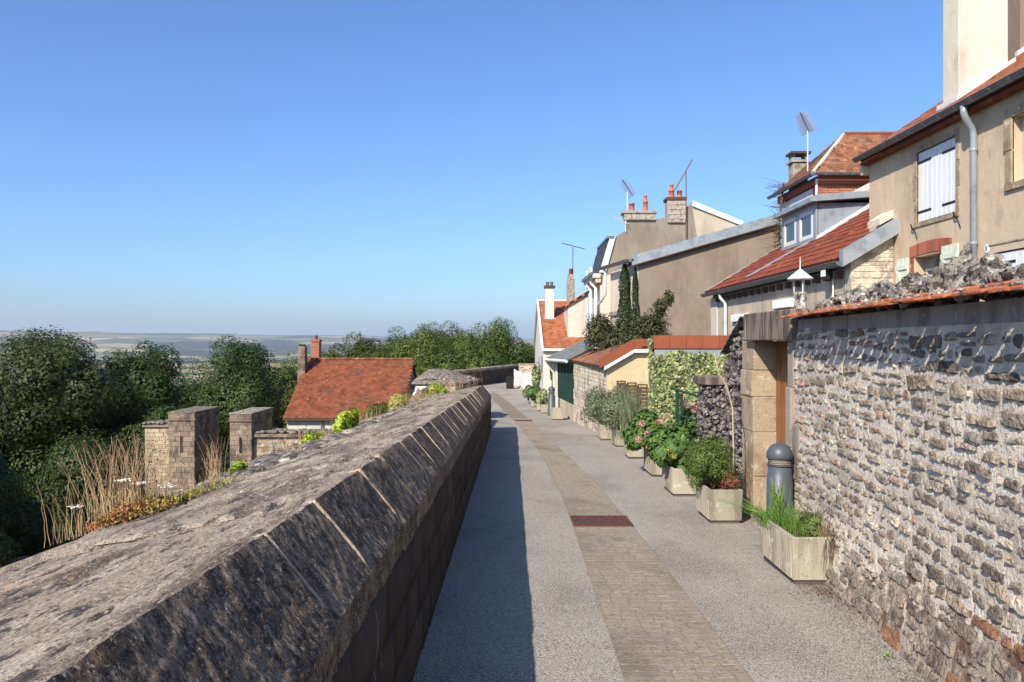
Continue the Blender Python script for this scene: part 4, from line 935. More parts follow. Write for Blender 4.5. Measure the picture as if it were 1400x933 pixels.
# dormer
dm=MB().box(7.82,9.2,20.33,22.87,3.6,5.28).build('dormer',m_zinc,hc)
FDm=Fr((7.8,0,0),(0,1,0),(-1,0,0))
mb=MB(); mb.fbox(FDm,20.32,22.88,4.26,4.42,0,.06); mb.fbox(FDm,20.32,22.88,5.14,5.30,0,.05); mb.fbox(FDm,20.32,20.52,4.42,5.14,0,.05); mb.fbox(FDm,21.46,21.74,4.42,5.14,0,.05); mb.fbox(FDm,22.68,22.88,4.42,5.14,0,.05); mb.build('dormer_front',m_zinc,hc)
for u in (20.52,21.74):
    mb=MB(); mb.fbox(FDm,u,u+.94,4.42,5.14,0,.008); mb.build('window_back',m_black,hc); window(hc,FDm,u+.0,u+.94,4.42,5.14,.06,1,1,curtain=False,fr=.10)
mb=MB(); mb.prism([(7.55,20.12,5.28),(7.55,20.12,5.40),(7.8,20.12,5.47),(10.2,20.12,5.62),(10.2,20.12,5.48)],(0,2.95,0)); mb.build('dormer_roof',m_zinc,hc)
mb=MB(); mb.prism([(7.75,20.24,4.33),(9.7,20.24,5.50),(9.7,20.24,5.62),(7.75,20.24,4.42)],(0,.06,0)); mb.build('cheek_flashing',m_zlight,hc)
# party parapet
mb=MB(); mb.prism([(9.3,22.95,5.55),(10.9,22.95,6.40),(10.9,22.95,6.62),(9.3,22.95,5.78)],(0,.3,0)); mb.build('party_parapet',m_white,hc)

# ---- brick tower house
he=thing('brick_house','small upper storey of red brick under a hipped old tile roof','house',(11,25.5,3))
MB().box(9.2,14,23.9,27.2,3,6.72).build('wall',m_brick,he)
MB().box(9.10,14,23.82,27.3,6.45,6.68).build('eave_band',m_brick1,he); MB().box(9.17,9.3,23.87,24.0,3,6.45).build('corner_board',m_brick1,he)
FE=Fr((9.2,0,0),(0,1,0),(-1,0,0)); MB().fbox(FE,24.3,27.25,6.05,6.40,0,.04).build('cornice',m_zlight,he)
window(he,FE,26.3,27.05,5.0,6.0,.05,2,1); MB().fbox(FE,26.2,27.2,4.4,6.05,0,.02).build('window_surround',m_wfr,he)
ex0,ey0,ey1,ez=8.95,23.65,27.5,6.74; pk=(10.65,25.55,8.38)
def roofplane(a,b,c,d,name,m,parent,tw,th,seed,np_=0,thick=.08):
    A,B,Cc,D=map(Vector,(a,b,c,d)); U=(B-A).normalized(); N=(B-A).cross(D-A).normalized()
    if N.z<0: N=-N
    Vv=N.cross(U).normalized()
    if Vv.z<0: Vv=-Vv
    F=Fr(A,U,N,Vv); pts=[((p-A).dot(U),(p-A).dot(Vv)) for p in (A,B,Cc,D)]
    mb=MB(); mb.prism([A,B,Cc,D] if (Cc-D).length>1e-4 else [A,B,Cc],-N*thick); mb.build(name,m_under,parent)
    us=[p[0] for p in pts]; umin=min(us); H=max(p[1] for p in pts)
    def inside(u,v):
        u+=umin; l=pts[0][0]+(pts[3][0]-pts[0][0])*v/max(pts[3][1],1e-6); r=pts[1][0]+(pts[2][0]-pts[1][0])*v/max(pts[2][1],1e-6); return l<=u<=r
    tiles(parent,Fr(F.p(umin,0),U,N,Vv),max(us)-umin,H,tw,th,m,np_,seed,'flat',inside)
roofplane((ex0,ey1,ez),(ex0,ey0,ez),pk,pk,'roof_slope',m_t_old,he,.2,.16,4)
roofplane((ex0,ey0,ez),(14,ey0,ez),(14,25.55,8.38),pk,'roof_slope',m_t_old,he,.2,.16,5)
mb=MB(); mb.tube([(ex0,ey0,ez+.03),pk],.06,8); mb.build('hip_ridge',m_cream,he); mb=MB(); mb.tube([pk,(14,25.55,8.4)],.08,8); mb.build('ridge',m_t_red,he)
gutter(he,(ex0-.05,ey0-.1,ez-.02),(ex0-.05,ey1+.1,ez-.02),.07,m_gutter,.6); gutter(he,(ex0,ey0-.08,ez-.02),(13.9,ey0-.08,ez-.02),.07,m_gutter,.8,(0,1,0))
MB().tube([(9.12,23.85,6.6),(9.12,23.85,5.2)],.04,8).build('downpipe',m_zlight,he)
ch=MB().box(9.42,9.92,26.7,27.15,6.6,7.75).build('chimney',m_cstone,he,bevel=.01); MB().box(9.36,9.98,26.64,27.21,7.75,7.83).build('chimney_shoulder',m_cstone,ch); 
for x in (9.42,9.84): MB().box(x,x+.08,26.72,27.12,7.83,8.02).build('cap_leg',m_cstone,ch)
MB().box(9.34,10.0,26.6,27.2,8.02,8.10).build('cap',m_brown,ch)

# antennas
def antenna(label,base,top,boom_a,boom_b,ele,n,mm=m_alu,panel=None,name='tv_antenna'):
    t=thing(name,label,'antenna',base,'television antennas on the roofs'); MB().tube([base,top],.022,8).build('mast',mm,t)
    a=Vector(boom_a);b=Vector(boom_b); MB().tube([a,b],.022,6).build('boom',m_black if panel else mm,t); mb=MB()
    e=Vector(ele)
    for k in range(n):
        p=a+(b-a)*(k+.3)/n; w=e*(1-.35*k/n); mb.tube([p-w,p+w],.011,5)
        if panel: 
            q=Vector(panel)*.07; mb.tube([p-w*.9+q,p+w*.9+q],.006,4); mb.tube([p-w*.9-q,p+w*.9-q],.006,4)
    mb.build('elements',m_alu,t)
    return t
antenna('white television antenna pointing up on a mast above the brick house',(9.28,25,6.9),(9.28,25,8.35),(9.33,25,8.3),(9.08,25.1,8.95),(.16,-.22,.06),14,m_alu,(1,0,.3))
antenna('white grid antenna above the left twin pot chimney',(4.95,34.2,7.2),(4.95,34.2,8.15),(5.18,34.2,8.0),(4.75,34.3,8.7),(.12,-.25,.1),12,m_alu,(1,0,.3))
antenna('long dark yagi antenna tilted on a tall rusty pole above the gable',(7.4,33.85,6.0),(7.4,33.85,8.95),(6.95,33.9,8.2),(7.75,34.2,9.55),(.12,-.25,.05),14,m_mast)
antenna('thin bow shaped antenna above the small brick chimney of the white house',(3.25,42.5,3.6),(3.25,42.5,6.75),(2.65,42.3,6.95),(3.9,42.8,6.7),(0,.3,0),6,m_mast)
antenna('small antenna sticking out below the left twin pot chimney',(4.85,33.95,6.4),(4.85,33.95,6.9),(4.95,33.95,6.75),(4.35,34,7.05),(0.02,.2,.1),6)

# ---- lean-to brown gable house (B)
hb=thing('lean_to_house','blank brown rendered house wall with a sloping zinc verge behind the garden shrubs','house',(6,30,-.8))
mb=MB(); mb.prism([(4.45,28,-1.5),(12.5,28,-1.5),(12.5,28,6.75),(9.4,28,5.88),(4.45,28,4.45)],(0,9,0)); 
hbw=MB(); hbw.prism([(4.45,28,-1.5),(12.5,28,-1.5),(12.5,28,6.75),(4.45,28,4.45)],(0,4,0)); hbw.build('wall',m_bfar2,hb)
FB=Fr((4.45,28,0),(-.48,4,0),(-4,-.48,0)); LB=math.hypot(.48,4)
mb=MB(); mb.prism([(4.44,28.03,-1.5),(3.96,32.0,-1.5),(4.44,32.0,-1.5),(4.447,28.03,-1.5)],(0,0,6.0)); mb.build('front_wall',m_cream,hb)
MB().fbox(FB,.02,.30,-1.5,4.4,0,.06).build('corner_pier',m_white,hb); MB().fbox(FB,1.6,LB,2.75,2.9,0,.08).build('string_course',m_ashlar_g,hb)
mb=MB(); mb.prism([(4.2,27.85,4.40),(12.5,27.85,6.78),(12.5,27.85,7.12),(4.2,27.85,4.74)],(0,.16,0)); mb.build('verge_flashing',m_zinc,hb)
mb=MB(); mb.prism([(4.2,28.01,4.55),(12.5,28.01,6.93),(12.5,28.01,7.05),(4.2,28.01,4.67)],(0,4.3,0)); mb.build('roof',m_zinc,hb)
mb=MB(); mb.prism([(4.2,27.80,4.36),(12.5,27.80,6.74),(12.5,27.80,6.78),(4.2,27.80,4.40)],(0,.2,0)); mb.build('verge_shadow_board',m_brown,hb)
gutter(hb,(4.15,27.85,4.62),(3.62,32.2,4.72),.11,m_gutter,.7)
mb=MB(); mb.tube([(3.70,31.9,4.6),(3.72,31.7,4.4),(3.72,31.7,3.6),(3.6,32.1,3.35),(3.55,33.0,3.25),(3.55,33.2,2.4)],.05,8); mb.build('downpipe',m_zlight,hb,True)
# ---- stepped gable house (A) with mansard
ha=thing('mansard_house','tall roughcast gable with stepped chimneys and a slate mansard edge','house',(7,35,-.8))
G=[(3.75,-1.5),(10.5,-1.5),(10.5,6.46),(9.83,6.73),(7.8,7.54),(7.59,7.54),(6.62,7.04),(6.15,6.95),(4.9,6.95),(4.9,6.5),(4.18,6.07),(3.75,4.67)]
MB().prism([(x,34,z) for x,z in G],(0,.4,0)).build('gable',m_bfar,ha)
MB().box(3.78,10.4,34.4,38,-1.5,4.5).build('wall',m_cream,ha)
mb=MB(); mb.prism([(4.25,34.42,6.0),(10.3,34.42,6.4),(10.3,34.42,4.4),(3.9,34.42,4.4)],(0,3.5,0)); mb.build('attic',m_bfar,ha)
mb=MB(); mb.prism([(7.7,33.93,7.50),(9.85,33.93,6.64),(9.85,33.93,6.86),(7.7,33.93,7.74)],(0,1.3,0)); mb.build('white_verge',m_zlight,ha)
mb=MB(); mb.prism([(3.72,33.92,4.67),(4.0,33.92,4.67),(4.42,33.92,6.2),(4.16,33.92,6.12)],(0,.09,0)); mb.build('mansard_trim',m_wfr,ha)
MB().prism([(7.7,33.985,7.40),(9.8,33.985,6.60),(9.0,33.985,6.0),(7.9,33.985,6.2)],(0,.012,0)).build('exposed_stone',m_stonef,ha)
FM=Fr((3.70,34.02,4.62),(0,1,0),(-1.5,0,.42),(.42,0,1.5)); MB().fbox(FM,0,4,0,1.62,-.06,-.002).build('mansard_deck',m_slate,ha); tiles(ha,FM,4,1.6,.3,.2,m_slate,0,9,name='slate')
MB().box(4.06,4.36,33.9,38.1,6.12,6.22).build('roof_edge',m_gutter,ha)
MB().box(3.42,3.78,33.8,38.1,4.42,4.62).build('cornice',m_white,ha,bevel=.03); MB().box(3.55,3.78,33.85,38.1,4.24,4.42).build('cornice',m_stonef,ha); MB().box(3.33,3.45,33.8,38.15,4.56,4.68).build('gutter',m_gutter,ha)
for px,py_,rr in ((3.66,34.6,.07),(3.62,36.4,.06)):
    mb=MB(); mb.tube([(3.5,py_+.6,5.0),(3.5,py_+.6,4.3),(px-.02,py_,4.05),(px-.02,py_,-.8)],rr,10); mb.build('downpipe',m_wfr,ha,True)
def pot(x,y,z,h,r,parent): 
    MB().lathe([(r*1.1,0),(r,.05),(r*.85,h*.8),(r*1.05,h*.82),(r*1.0,h)],(x,y,z),14).build('chimney_pot',m_pot,parent,True)
MB().prism([(3.76,33.97,-1.5),(5.2,33.97,-1.5),(5.2,33.97,4.9),(3.76,33.97,4.45)],(0,.03,0)).build('lower_wall',m_cream,ha)
ch=MB().box(4.78,6.1,33.9,34.5,6.9,7.18).build('chimney',m_cstone,ha); MB().box(4.70,6.18,33.84,34.56,7.18,7.30).build('chimney_shoulder',m_cstone,ch,bevel=.02)
pot(5.13,34.15,7.30,.36,.13,ch); pot(5.72,34.15,7.30,.46,.11,ch); pot(5.72,34.15,7.74,.26,.08,ch); 
for k in range(4): MB().box(4.82+k*.31,5.10+k*.31,33.88,33.9,6.93,7.14).build('chimney_stone',m_cstone,ch)
ch=MB().box(6.62,7.38,33.9,34.5,6.8,7.82).build('chimney',m_cstone,ha); MB().box(6.56,7.44,33.84,34.56,7.74,7.88).build('chimney_shoulder',m_brown,ch,bevel=.02)
pot(6.84,34.15,7.88,.34,.13,ch); pot(6.84,34.15,8.20,.26,.09,ch); pot(7.18,34.15,7.88,.32,.12,ch)
for k in range(4): MB().box(6.6,7.4,33.88,33.905,6.95+k*.2,7.13+k*.2).build('chimney_stone',m_cstone,ch)
# ---- small orange roof piece
hs_=thing('small_annex','small white gabled annex with an orange verge between the tall and the white house','house',(3.4,40,-1))
MB().prism([(2.75,39.2,-1.2),(3.75,39.2,-1.2),(3.75,39.2,4.15),(2.75,39.2,3.55)],(0,3,0)).build('wall',m_white,hs_)
roofplane((2.6,42.3,3.5),(2.6,39.1,3.5),(3.8,39.1,4.22),(3.8,42.3,4.22),'roof_slope',m_t_or,hs_,.25,.22,6)
mb=MB(); mb.prism([(2.6,39.05,3.42),(3.8,39.05,4.14),(3.8,39.05,4.26),(2.6,39.05,3.54)],(0,.1,0)); mb.build('verge',m_pot,hs_)
# ---- white gabled house
hg=thing('white_gabled_house','white house with an orange red tiled slope and a plain square chimney down the street','house',(3,42,-1))
mb=MB(); mb.prism([(1.5,38,-1.4),(1.5,52,-1.4),(1.5,52,1.45),(1.5,45,3.95),(1.5,38,1.42)],(2.4,0,0)); mb.build('wall',m_white,hg)
roofplane((1.46,37.85,1.42),(3.95,37.85,1.42),(3.95,45,4.02),(1.46,45,4.02),'roof_slope',m_t_or,hg,.22,.2,7)
mb=MB(); mb.prism([(1.38,37.8,1.30),(1.38,45,3.95),(1.38,52,1.35),(1.38,52,1.5),(1.38,45.05,4.12),(1.38,37.8,1.48)],(.12,0,0)); mb.build('verge_board',m_wfr,hg)
MB().box(1.46,3.9,44.9,45.15,4.0,4.1).build('ridge',m_zlight,hg)
MB().box(1.46,3.9,37.78,37.9,1.28,1.40).build('gutter',m_wfr,hg)
ch=MB().box(1.76,2.22,42.0,42.5,2.8,4.55).build('chimney',m_chim,hg,bevel=.01); MB().box(1.70,2.28,41.94,42.56,4.55,4.68).build('cap',m_brown,ch)
for x in (1.88,2.1): MB().lathe([(.08,0),(.08,.14),(.1,.15),(.1,.2)],(x,42.25,4.68),10).build('chimney_pot',m_gutter,ch)
MB().box(1.7,2.3,41.9,41.98,2.75,2.95).build('flashing',m_zlight,ch)
ch=MB().box(2.93,3.33,42.2,42.7,3.2,5.05).build('chimney',m_cstone,hg,bevel=.01); MB().box(2.97,3.29,42.3,42.6,5.05,5.3).build('chimney_head',m_cstone,ch); MB().lathe([(.1,0),(.09,.25),(.11,.3)],(3.13,42.45,5.3),10).build('chimney_pot',m_t_red,ch)
FG=Fr((1.5,0,0),(0,1,0),(-1,0,0)); MB().fbox(FG,39.2,39.9,.2,1.0,0,.03).build('window',m_gutter,hg)
mb=MB()
for v in (-.1,.3,.7,1.0): mb.tube([(1.33,38.9,v),(1.33,39.9,v)],.012,5)
for u in (38.9,39.2,39.55,39.9): mb.tube([(1.33,u,-.1),(1.33,u,1.0)],.012,5)
mb.tube([(1.33,38.9,.9),(1.5,38.9,.9)],.012,5); mb.tube([(1.33,39.9,.9),(1.5,39.9,.9)],.012,5); mb.build('window_grille',m_zinc,hg)
# ---- picket fence
fe=thing('white_picket_fence','white board fence with an uneven top at the bend of the street','fence',(.7,47,zg(47)))
A=Vector((.13,49.6,0)); B=Vector((1.12,44.6,0)); nF=16; dd=(B-A).normalized(); FF=Fr(A,dd,(-dd.y,dd.x,0)) if False else Fr(A,dd,Vector((dd.y,-dd.x,0)))
LF=(B-A).length
for k in range(nF): u=LF*k/nF; MB().fbox(FF,u+.02,u+LF/nF-.02,-.98,-.02-.10*math.sin(k/nF*math.pi)+(.03 if k%5==0 else 0),-.02,.02).build('picket',m_wfr,fe)
for v in (-.8,-.3): MB().fbox(FF,0,LF,v,v+.08,-.05,-.021).build('rail',m_wfr,fe)
MB().fbox(FF,-.3,LF,-1.3,-.98,-.12,.1).build('plinth',m_stonef,fe)

# ---- green glazed porch
gp_=thing('glazed_porch','lean-to porch with green glazed doors under a zinc and glass roof','porch',(2.2,27,zg(27)))
A=Vector((1.93,24.85,0)); B=Vector((1.55,29.3,0)); dd=(B-A).normalized(); FP=Fr(A,dd,(-dd.y,dd.x,0)); LP=(B-A).length
MB().fbox(FP,0,LP,-1.3,-.25,-.18,0).build('plinth_wall',m_stonef,gp_)
for k in range(5):
    u=.1+(LP-1.0)*k/5; w=(LP-1.0)/5; mb=MB(); mb.fbox(FP,u+.02,u+.09,-.25,1.05,-.08,0); mb.fbox(FP,u+w-.08,u+w-.01,-.25,1.05,-.08,0); mb.fbox(FP,u+.09,u+w-.08,.96,1.05,-.08,0); mb.fbox(FP,u+.09,u+w-.08,-.25,-.15,-.08,0); mb.fbox(FP,u+.09,u+w-.08,.55,.60,-.08,0); d_=mb.build('glazed_door',m_green,gp_)
    mb=MB(); 
    for q in range(3): uu=u+.09+(w-.17)*(q+1)/4; mb.fbox(FP,uu-.012,uu+.012,-.15,.96,-.06,-.01)
    mb.build('glazing_bar',m_green,d_); MB().fbox(FP,u+.09,u+w-.08,-.15,.96,-.05,-.045).build('pane',m_glass,d_)
for u in (LP-.85,LP-.08): MB().fbox(FP,u,u+.14,-1.0,1.08,-.10,.05).build('post',m_white,gp_,bevel=.01)
MB().fbox(FP,LP-.7,LP-.1,-1.0,1.05,-.6,-.5).build('white_panel',m_white,gp_)
P0=FP.p(-.1,1.12,.25);P1=FP.p(LP+.2,1.06,.30);P2=P1+Vector((1.75,-.1,.85));P3=P0+Vector((1.75,.2,.85))
mb=MB(); mb.prism([P0,P1,P2,P3],(0,0,.03)); mb.build('zinc_roof',m_proof,gp_)
for k in range(5):
    a=P0+(P1-P0)*k/4; b=P3+(P2-P3)*k/4; mb=MB(); mb.tube([a+Vector((0,0,.04)),b+Vector((0,0,.04))],.018,6); mb.build('rafter',m_proof,gp_)
mb=MB(); mb.tube([P0,P1],.05,8); mb.build('gutter',m_wfr,gp_)
MB().prism([P1+Vector((0,.02,-.05)),P2+Vector((0,.02,-.05)),P2+Vector((0,.02,-1.2)),FP.p(LP,0,-.3)],(0,.1,0)).build('end_wall',m_white,gp_)

# ---- garden outbuilding with yellow end wall
ob=thing('garden_outbuilding','low stone outbuilding with a yellow rendered end and lichen covered tile roof','outbuilding',(2.7,22,zg(22)))
mb=MB(); pts=[(2.27,19.2),(1.93,24.8),(3.9,24.8),(3.9,19.22)]
mb.prism([(x,y,-1.4) for x,y in pts],(0,0,2.55)); mb.build('wall',m_lime,ob)
MB().prism([(2.275,19.2,-1.4),(3.31,19.2,-1.4),(3.31,19.2,1.56),(2.9,19.2,1.56),(2.275,19.2,1.14)],(0,-.06,0)).build('end_wall',m_yell,ob)
MB().prism([(3.31,19.2,-1.4),(3.6,19.2,-1.4),(3.6,19.2,1.5),(3.31,19.2,1.5)],(0,-.04,0)).build('corner_strip',m_white,ob)
A=Vector((2.27,19.2,0)); B=Vector((1.93,24.8,0)); dd=(B-A).normalized(); FO=Fr(A,dd,(-dd.y,dd.x,0)); R=random.Random(33)
z=-.75
while z<1.0:
    hh=R.uniform(.09,.16); u=.05
    while u<5.5:
        w=R.uniform(.15,.4)
        if z+hh/2>zg(19.2+u)+.0: MB().fbox(FO,u+.01,min(u+w,5.58)-.01,z+.008,z+hh-.008,-.02,R.uniform(.008,.03)).build('stone',m_lime,ob)
        u+=w
    z+=hh
roofplane((1.86,24.9,1.14),(2.14,19.05,1.14),(2.92,19.05,1.60),(2.92,24.9,1.60),'roof_slope',m_t_old,ob,.2,.16,8,120)
roofplane((2.92,24.9,1.60),(2.92,19.05,1.60),(4.0,19.05,1.66),(4.0,24.9,1.66),'roof_slope',m_t_old,ob,.2,.16,10)
FY=Fr((0,19.10,0),(1,0,0),(0,-1,0))
mb=MB(); mb.prism([(2.10,19.0,1.10),(2.92,19.0,1.56),(2.92,19.0,1.80),(2.10,19.0,1.32)],(0,.14,0)); mb.build('verge_tile_band',m_redmet,ob)
for k in range(3): MB().box(2.925+k*.25,2.925+(k+1)*.25-.005,19.0,19.14,1.56,1.80).build('verge_tile',m_redmet,ob)
mb=MB(); mb.prism([(2.2,18.99,1.05),(2.92,18.99,1.47),(3.7,18.99,1.47),(3.7,18.99,1.555),(2.92,18.99,1.555),(2.2,18.99,1.14)],(0,.10,0)); mb.build('verge_flashing',m_zlight,ob)
for (a,b,c,d_) in ((2.50,2.72,-.3,.80),(2.75,2.97,-.35,.76),(3.0,3.24,-.4,.72)):
    p=MB(); p.fbox(FY,a,a+.03,c,d_,.05,.08); p.fbox(FY,b-.03,b,c,d_,.05,.08); p.fbox(FY,a+.03,b-.03,d_-.03,d_,.05,.08); p.fbox(FY,a+.03,b-.03,c,c+.03,.05,.08); p=p.build('slatted_shutter',m_shbr,ob)
    k=c+.06
    while k<d_-.06: MB().fbox(FY,a+.03,b-.03,k,k+.055,.055,.068).build('slat',m_shbr,p); k+=.085

# ---- ivy covered building
iv=thing('ivy_clad_shed','low building with a red metal coping, its wall hidden under ivy','shed',(4.3,19,zg(18)))
MB().box(3.33,5.6,18.45,20.6,-1,1.50).build('wall',m_white,iv)
for k in range(6): MB().box(3.26+k*.38,3.26+(k+1)*.38-.006,18.35,18.6,1.58,1.88).build('coping_panel',m_redmet,iv)
MB().box(3.29,5.5,18.39,18.43,1.40,1.58).build('flashing',m_zinc,iv); MB().box(3.28,5.5,18.6,20.6,1.50,1.80).build('roof',m_redmet,iv)
r=np.random.default_rng(3); n=14000
x=3.22+2.2*r.random(n); z=-.9+2.45*r.random(n); zt=1.45+.05*np.sin(x*9)+.10*(np.abs(x-3.98)<.15)+.10*(x>5.0); lowl=np.where(x<3.7,-.05+(x-3.25)*-1.6,-.9); k=(z<zt)&(z>lowl)
x=x[k];z=z[k];n=len(x); y=18.36-.12*r.random(n)-.06*np.sin(x*7)*np.cos(z*6)-.03
it=thing('variegated_ivy','thick yellow and green variegated ivy hanging over the shed wall','ivy',(4.3,18.35,-.6))
leaves('foliage',m_ivy,np.stack([x,y,z],1),np.stack([r.normal(size=n)*.5,-1+r.normal(size=n)*.3,.3+r.normal(size=n)*.5],1),.075*(.6+.8*r.random(n)),it,5,.8)
leaves('side_foliage',m_ivy,np.stack([3.24-.06*r.random(700),18.3+.3*r.random(700),-.1+1.9*r.random(700)],1),np.stack([-1+.4*r.normal(size=700),-.4+.4*r.normal(size=700),.3+.4*r.normal(size=700)],1),.07,it,6,.8)
mb=MB(); 
for k in range(14): xx=3.4+k*.14; mb.tube([(xx,18.42,-.6),(xx+.1,18.40,.4),(xx-.05,18.40,1.4)],[.012,.008,.004],4)
stuff(mb.build('vines',m_twig,it))
# green railing and geraniums
rl=thing('green_handrail','green tubular handrail sloping down to the rubble pier','railing',(3.1,13.8,-.4))
mb=MB(); mb.tube([(2.86,13.8,-.5),(2.86,13.8,.88)],.03,8); mb.tube([(2.94,13.8,-.5),(2.94,13.8,.82)],.02,8); mb.build('post',m_green,rl)
for dz in (0,-.42,-.80): MB().tube([(2.80,13.9,.92+dz),(3.45,12.6,.72+dz)],.02,8).build('rail',m_green,rl)
t,p,cc=shrub('geranium','geranium with pink and red flowers behind the green handrail','flowering plant',(3.2,14.2,.25),(.36,.3,.38),m_hyd,2200,.07,44,26,.35,.7,low=-1)
flowers(t,[(2.98,13.95,.66),(3.06,13.95,.62),(3.14,13.92,.63),(3.22,13.9,.60),(3.3,13.9,.60),(3.38,13.9,.58),(3.18,13.9,.54),(3.3,13.9,.52)],.055,m_pink,seed=80); flowers(t,[(2.93,13.9,.64)],.05,m_red,seed=95); flowers(t,[(2.95,13.9,.78),(3.05,13.8,.0)],.045,m_cop,seed=97)
shrub('pier_bush','pale twiggy lavender at the foot of the rubble pier','plant',(2.95,11.4,.05),(.3,.3,.35),m_greyl,2600,.035,45,24,.35,.3,low=-1)
shrub('wall_creeper','dark green creeper on the rubble wall beside the doorway','creeper',(2.98,10.55,.55),(.14,.22,1.0),m_lf_o,2600,.045,46,24,.35,.6,low=-1)

# conifers and purple shrub
def column(label,x,y,z0,z1,r,n,seed):
    t=thing('columnar_conifer',label,'conifer',(x,y,z0),'dark conifers before the cream facade'); rg=np.random.default_rng(seed)
    h=rg.random(n); a=rg.random(n)*2*math.pi; rr=r*np.minimum(1,(1-h)*5+.12)*(.75+.2*np.sin(h*23+a*2))*(.8+.3*rg.random(n)); p=np.stack([x+rr*np.cos(a),y+rr*np.sin(a),z0+h*(z1-z0)],1)
    leaves('foliage',m_cyp,p,np.stack([np.cos(a),np.sin(a),.4+.4*rg.normal(size=n)],1)+.3*rg.normal(size=(n,3)),.085,t,seed,.5); MB().tube([(x,y,z0),(x,y,z1-.3)],[.06,.02],6).build('trunk',m_bark,t)
column('broad dark columnar conifer against the cream facade, the larger of the two',4.10,29.0,-.8,4.66,.27,6500,1)
column('slim dark columnar conifer right of the larger one',4.33,28.0,-.8,4.35,.15,3000,2)
ps=thing('purple_leaved_shrub','spreading purple and green shrub rising behind the tiled outbuilding roof','shrub',(3.5,23.5,.4)); 
for i,(c,rad,n) in enumerate((((3.4,23.5,1.6),(1.35,.8,.95),15000),((4.1,23.5,1.95),(.7,.5,.75),6000),((2.6,23.6,2.05),(.5,.4,.62),3000),((4.35,23.4,2.75),(.20,.2,.42),500),((4.62,23.4,3.05),(.12,.12,.3),260))):
    p,nr,cc=blobs(n,c,rad,46 if n>5000 else 18,.30 if n>5000 else .42,90+i,shell=.3); p=p+np.random.default_rng(i).normal(size=p.shape)*.05; leaves('foliage',m_purple,p,nr,.075*(.6+.8*np.random.default_rng(i).random(n)),ps,i)
    w=MB()
    for q in cc[:12]: w.tube([(3.5,23.5,.3),(3.5+(q[0]-3.5)*.5,23.5,q[2]*.6),tuple(q)],[.03,.02,.006],5)
    w.build('branches',m_twig,ps)
vn=thing('bare_creeper','leafless brown creeper climbing beside the brick house','creeper',(8.9,26.6,4.2)); mb=MB(); R=random.Random(44)
for k in range(90):
    z=R.uniform(4.4,7.0); x=8.9+R.uniform(-.1,.2); a=R.uniform(-2.6,.6); l=R.uniform(.2,.75); mb.tube([(x,26.4,z),(x+l*.5*math.cos(a+1.57)-.2*l,26.4+R.uniform(-.2,.2),z+l*.2),(x-l*R.uniform(.5,1.1),26.4+R.uniform(-.3,.3),z+l*R.uniform(-.1,.5))],[.012,.008,.004],4,False)
mb.tube([(8.95,26.4,4),(8.85,26.4,5.5),(9.0,26.4,7.0)],.03,5); mb.build('branches',m_twig,vn)
leaves('leaves',m_lf_o,np.array([[8.8+R.uniform(-.15,.15),26.3,R.uniform(4.2,5.6)] for _ in range(400)]),np.random.default_rng(1).normal(size=(400,3)),.06,vn,3)
# vent pipe with a conical hat
vp=thing('capped_flue','pale mottled flue pipe with a pointed conical metal hat behind the garden wall','flue',(3.60,9.95,-.3)); x,y=3.60,9.95
MB().lathe([(.078,0),(.078,2.66),(.068,2.66)],(x,y,-.3),20).build('pipe',m_rock,vp,True)
MB().lathe([(.155,0),(.158,.008),(.02,.125),(.012,.13)],(x,y,2.52),24).build('cone_hat',m_zlight,vp)
MB().tube([(x,y,2.63),(x,y,2.80)],[.007,.003],6).build('spike',m_lens,vp)
for a in (.6,2.7,4.8): MB().tube([(x+.07*math.cos(a),y+.07*math.sin(a),2.30),(x+.075*math.cos(a),y+.075*math.sin(a),2.54)],.008,6).build('strut',m_zlight,vp)

# ================================================================ BELOW THE RAMPART
def tower(x0,x1,y0,y1,z0,z1,mm,mj,t,bw=.42,bh=.26,name='pier'):
    core=MB().box(x0+.02,x1-.02,y0+.02,y1-.02,z0,z1).build(name,mj,t); mb=MB(); R=random.Random(int(x0*10)); z=z0; j=0
    while z<z1-.02:
        h=min(bh,z1-z)
        for (F,L) in ((Fr((x0,y0,0),(1,0,0),(0,-1,0)),x1-x0),(Fr((x1,y0,0),(0,1,0),(1,0,0)),y1-y0)):
            u=-(bw/2 if j%2 else 0)
            while u<L-.01:
                w=bw*R.uniform(.8,1.2); a=max(u,0);b=min(u+w,L)
                if b-a>.03: mb.fbox(F,a+.008,b-.008,z+.008,z+h-.008,-.03,R.uniform(.0,.018))
                u+=w
        z+=h; j+=1
    stuff(mb.build('ashlar_blocks',mm,t)); return core
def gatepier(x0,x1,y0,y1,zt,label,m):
    t=thing('gate_tower',label,'gate tower',((x0+x1)/2,y0,-8)); c=tower(x0,x1,y0,y1,-8.5,zt-.32,m,m_gjoint,t)
    MB().box(x0-.07,x1+.07,y0-.07,y1+.07,zt-.30,zt-.20).build('string_course',m_blockd,t,bevel=.02); MB().box(x0-.02,x1+.02,y0-.02,y1+.02,zt-.20,zt+.08).build('attic_block',m,t,bevel=.03); MB().box(x0-.05,x1+.05,y0-.05,y1+.05,zt+.08,zt+.14).build('cap_slab',m_rubble,t,bevel=.03)
    MB().box((x0+x1)/2-.06,(x0+x1)/2+.06,y0-.03,y0+.02,zt-1.9,zt-1.1).build('arrow_slit',m_black,t)
    return t
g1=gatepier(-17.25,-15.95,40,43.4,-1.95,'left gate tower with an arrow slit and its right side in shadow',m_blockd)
g2=gatepier(-14.35,-13.25,40.5,44,-2.05,'right gate tower with an arrow slit joined to the long wall',m_blockd)
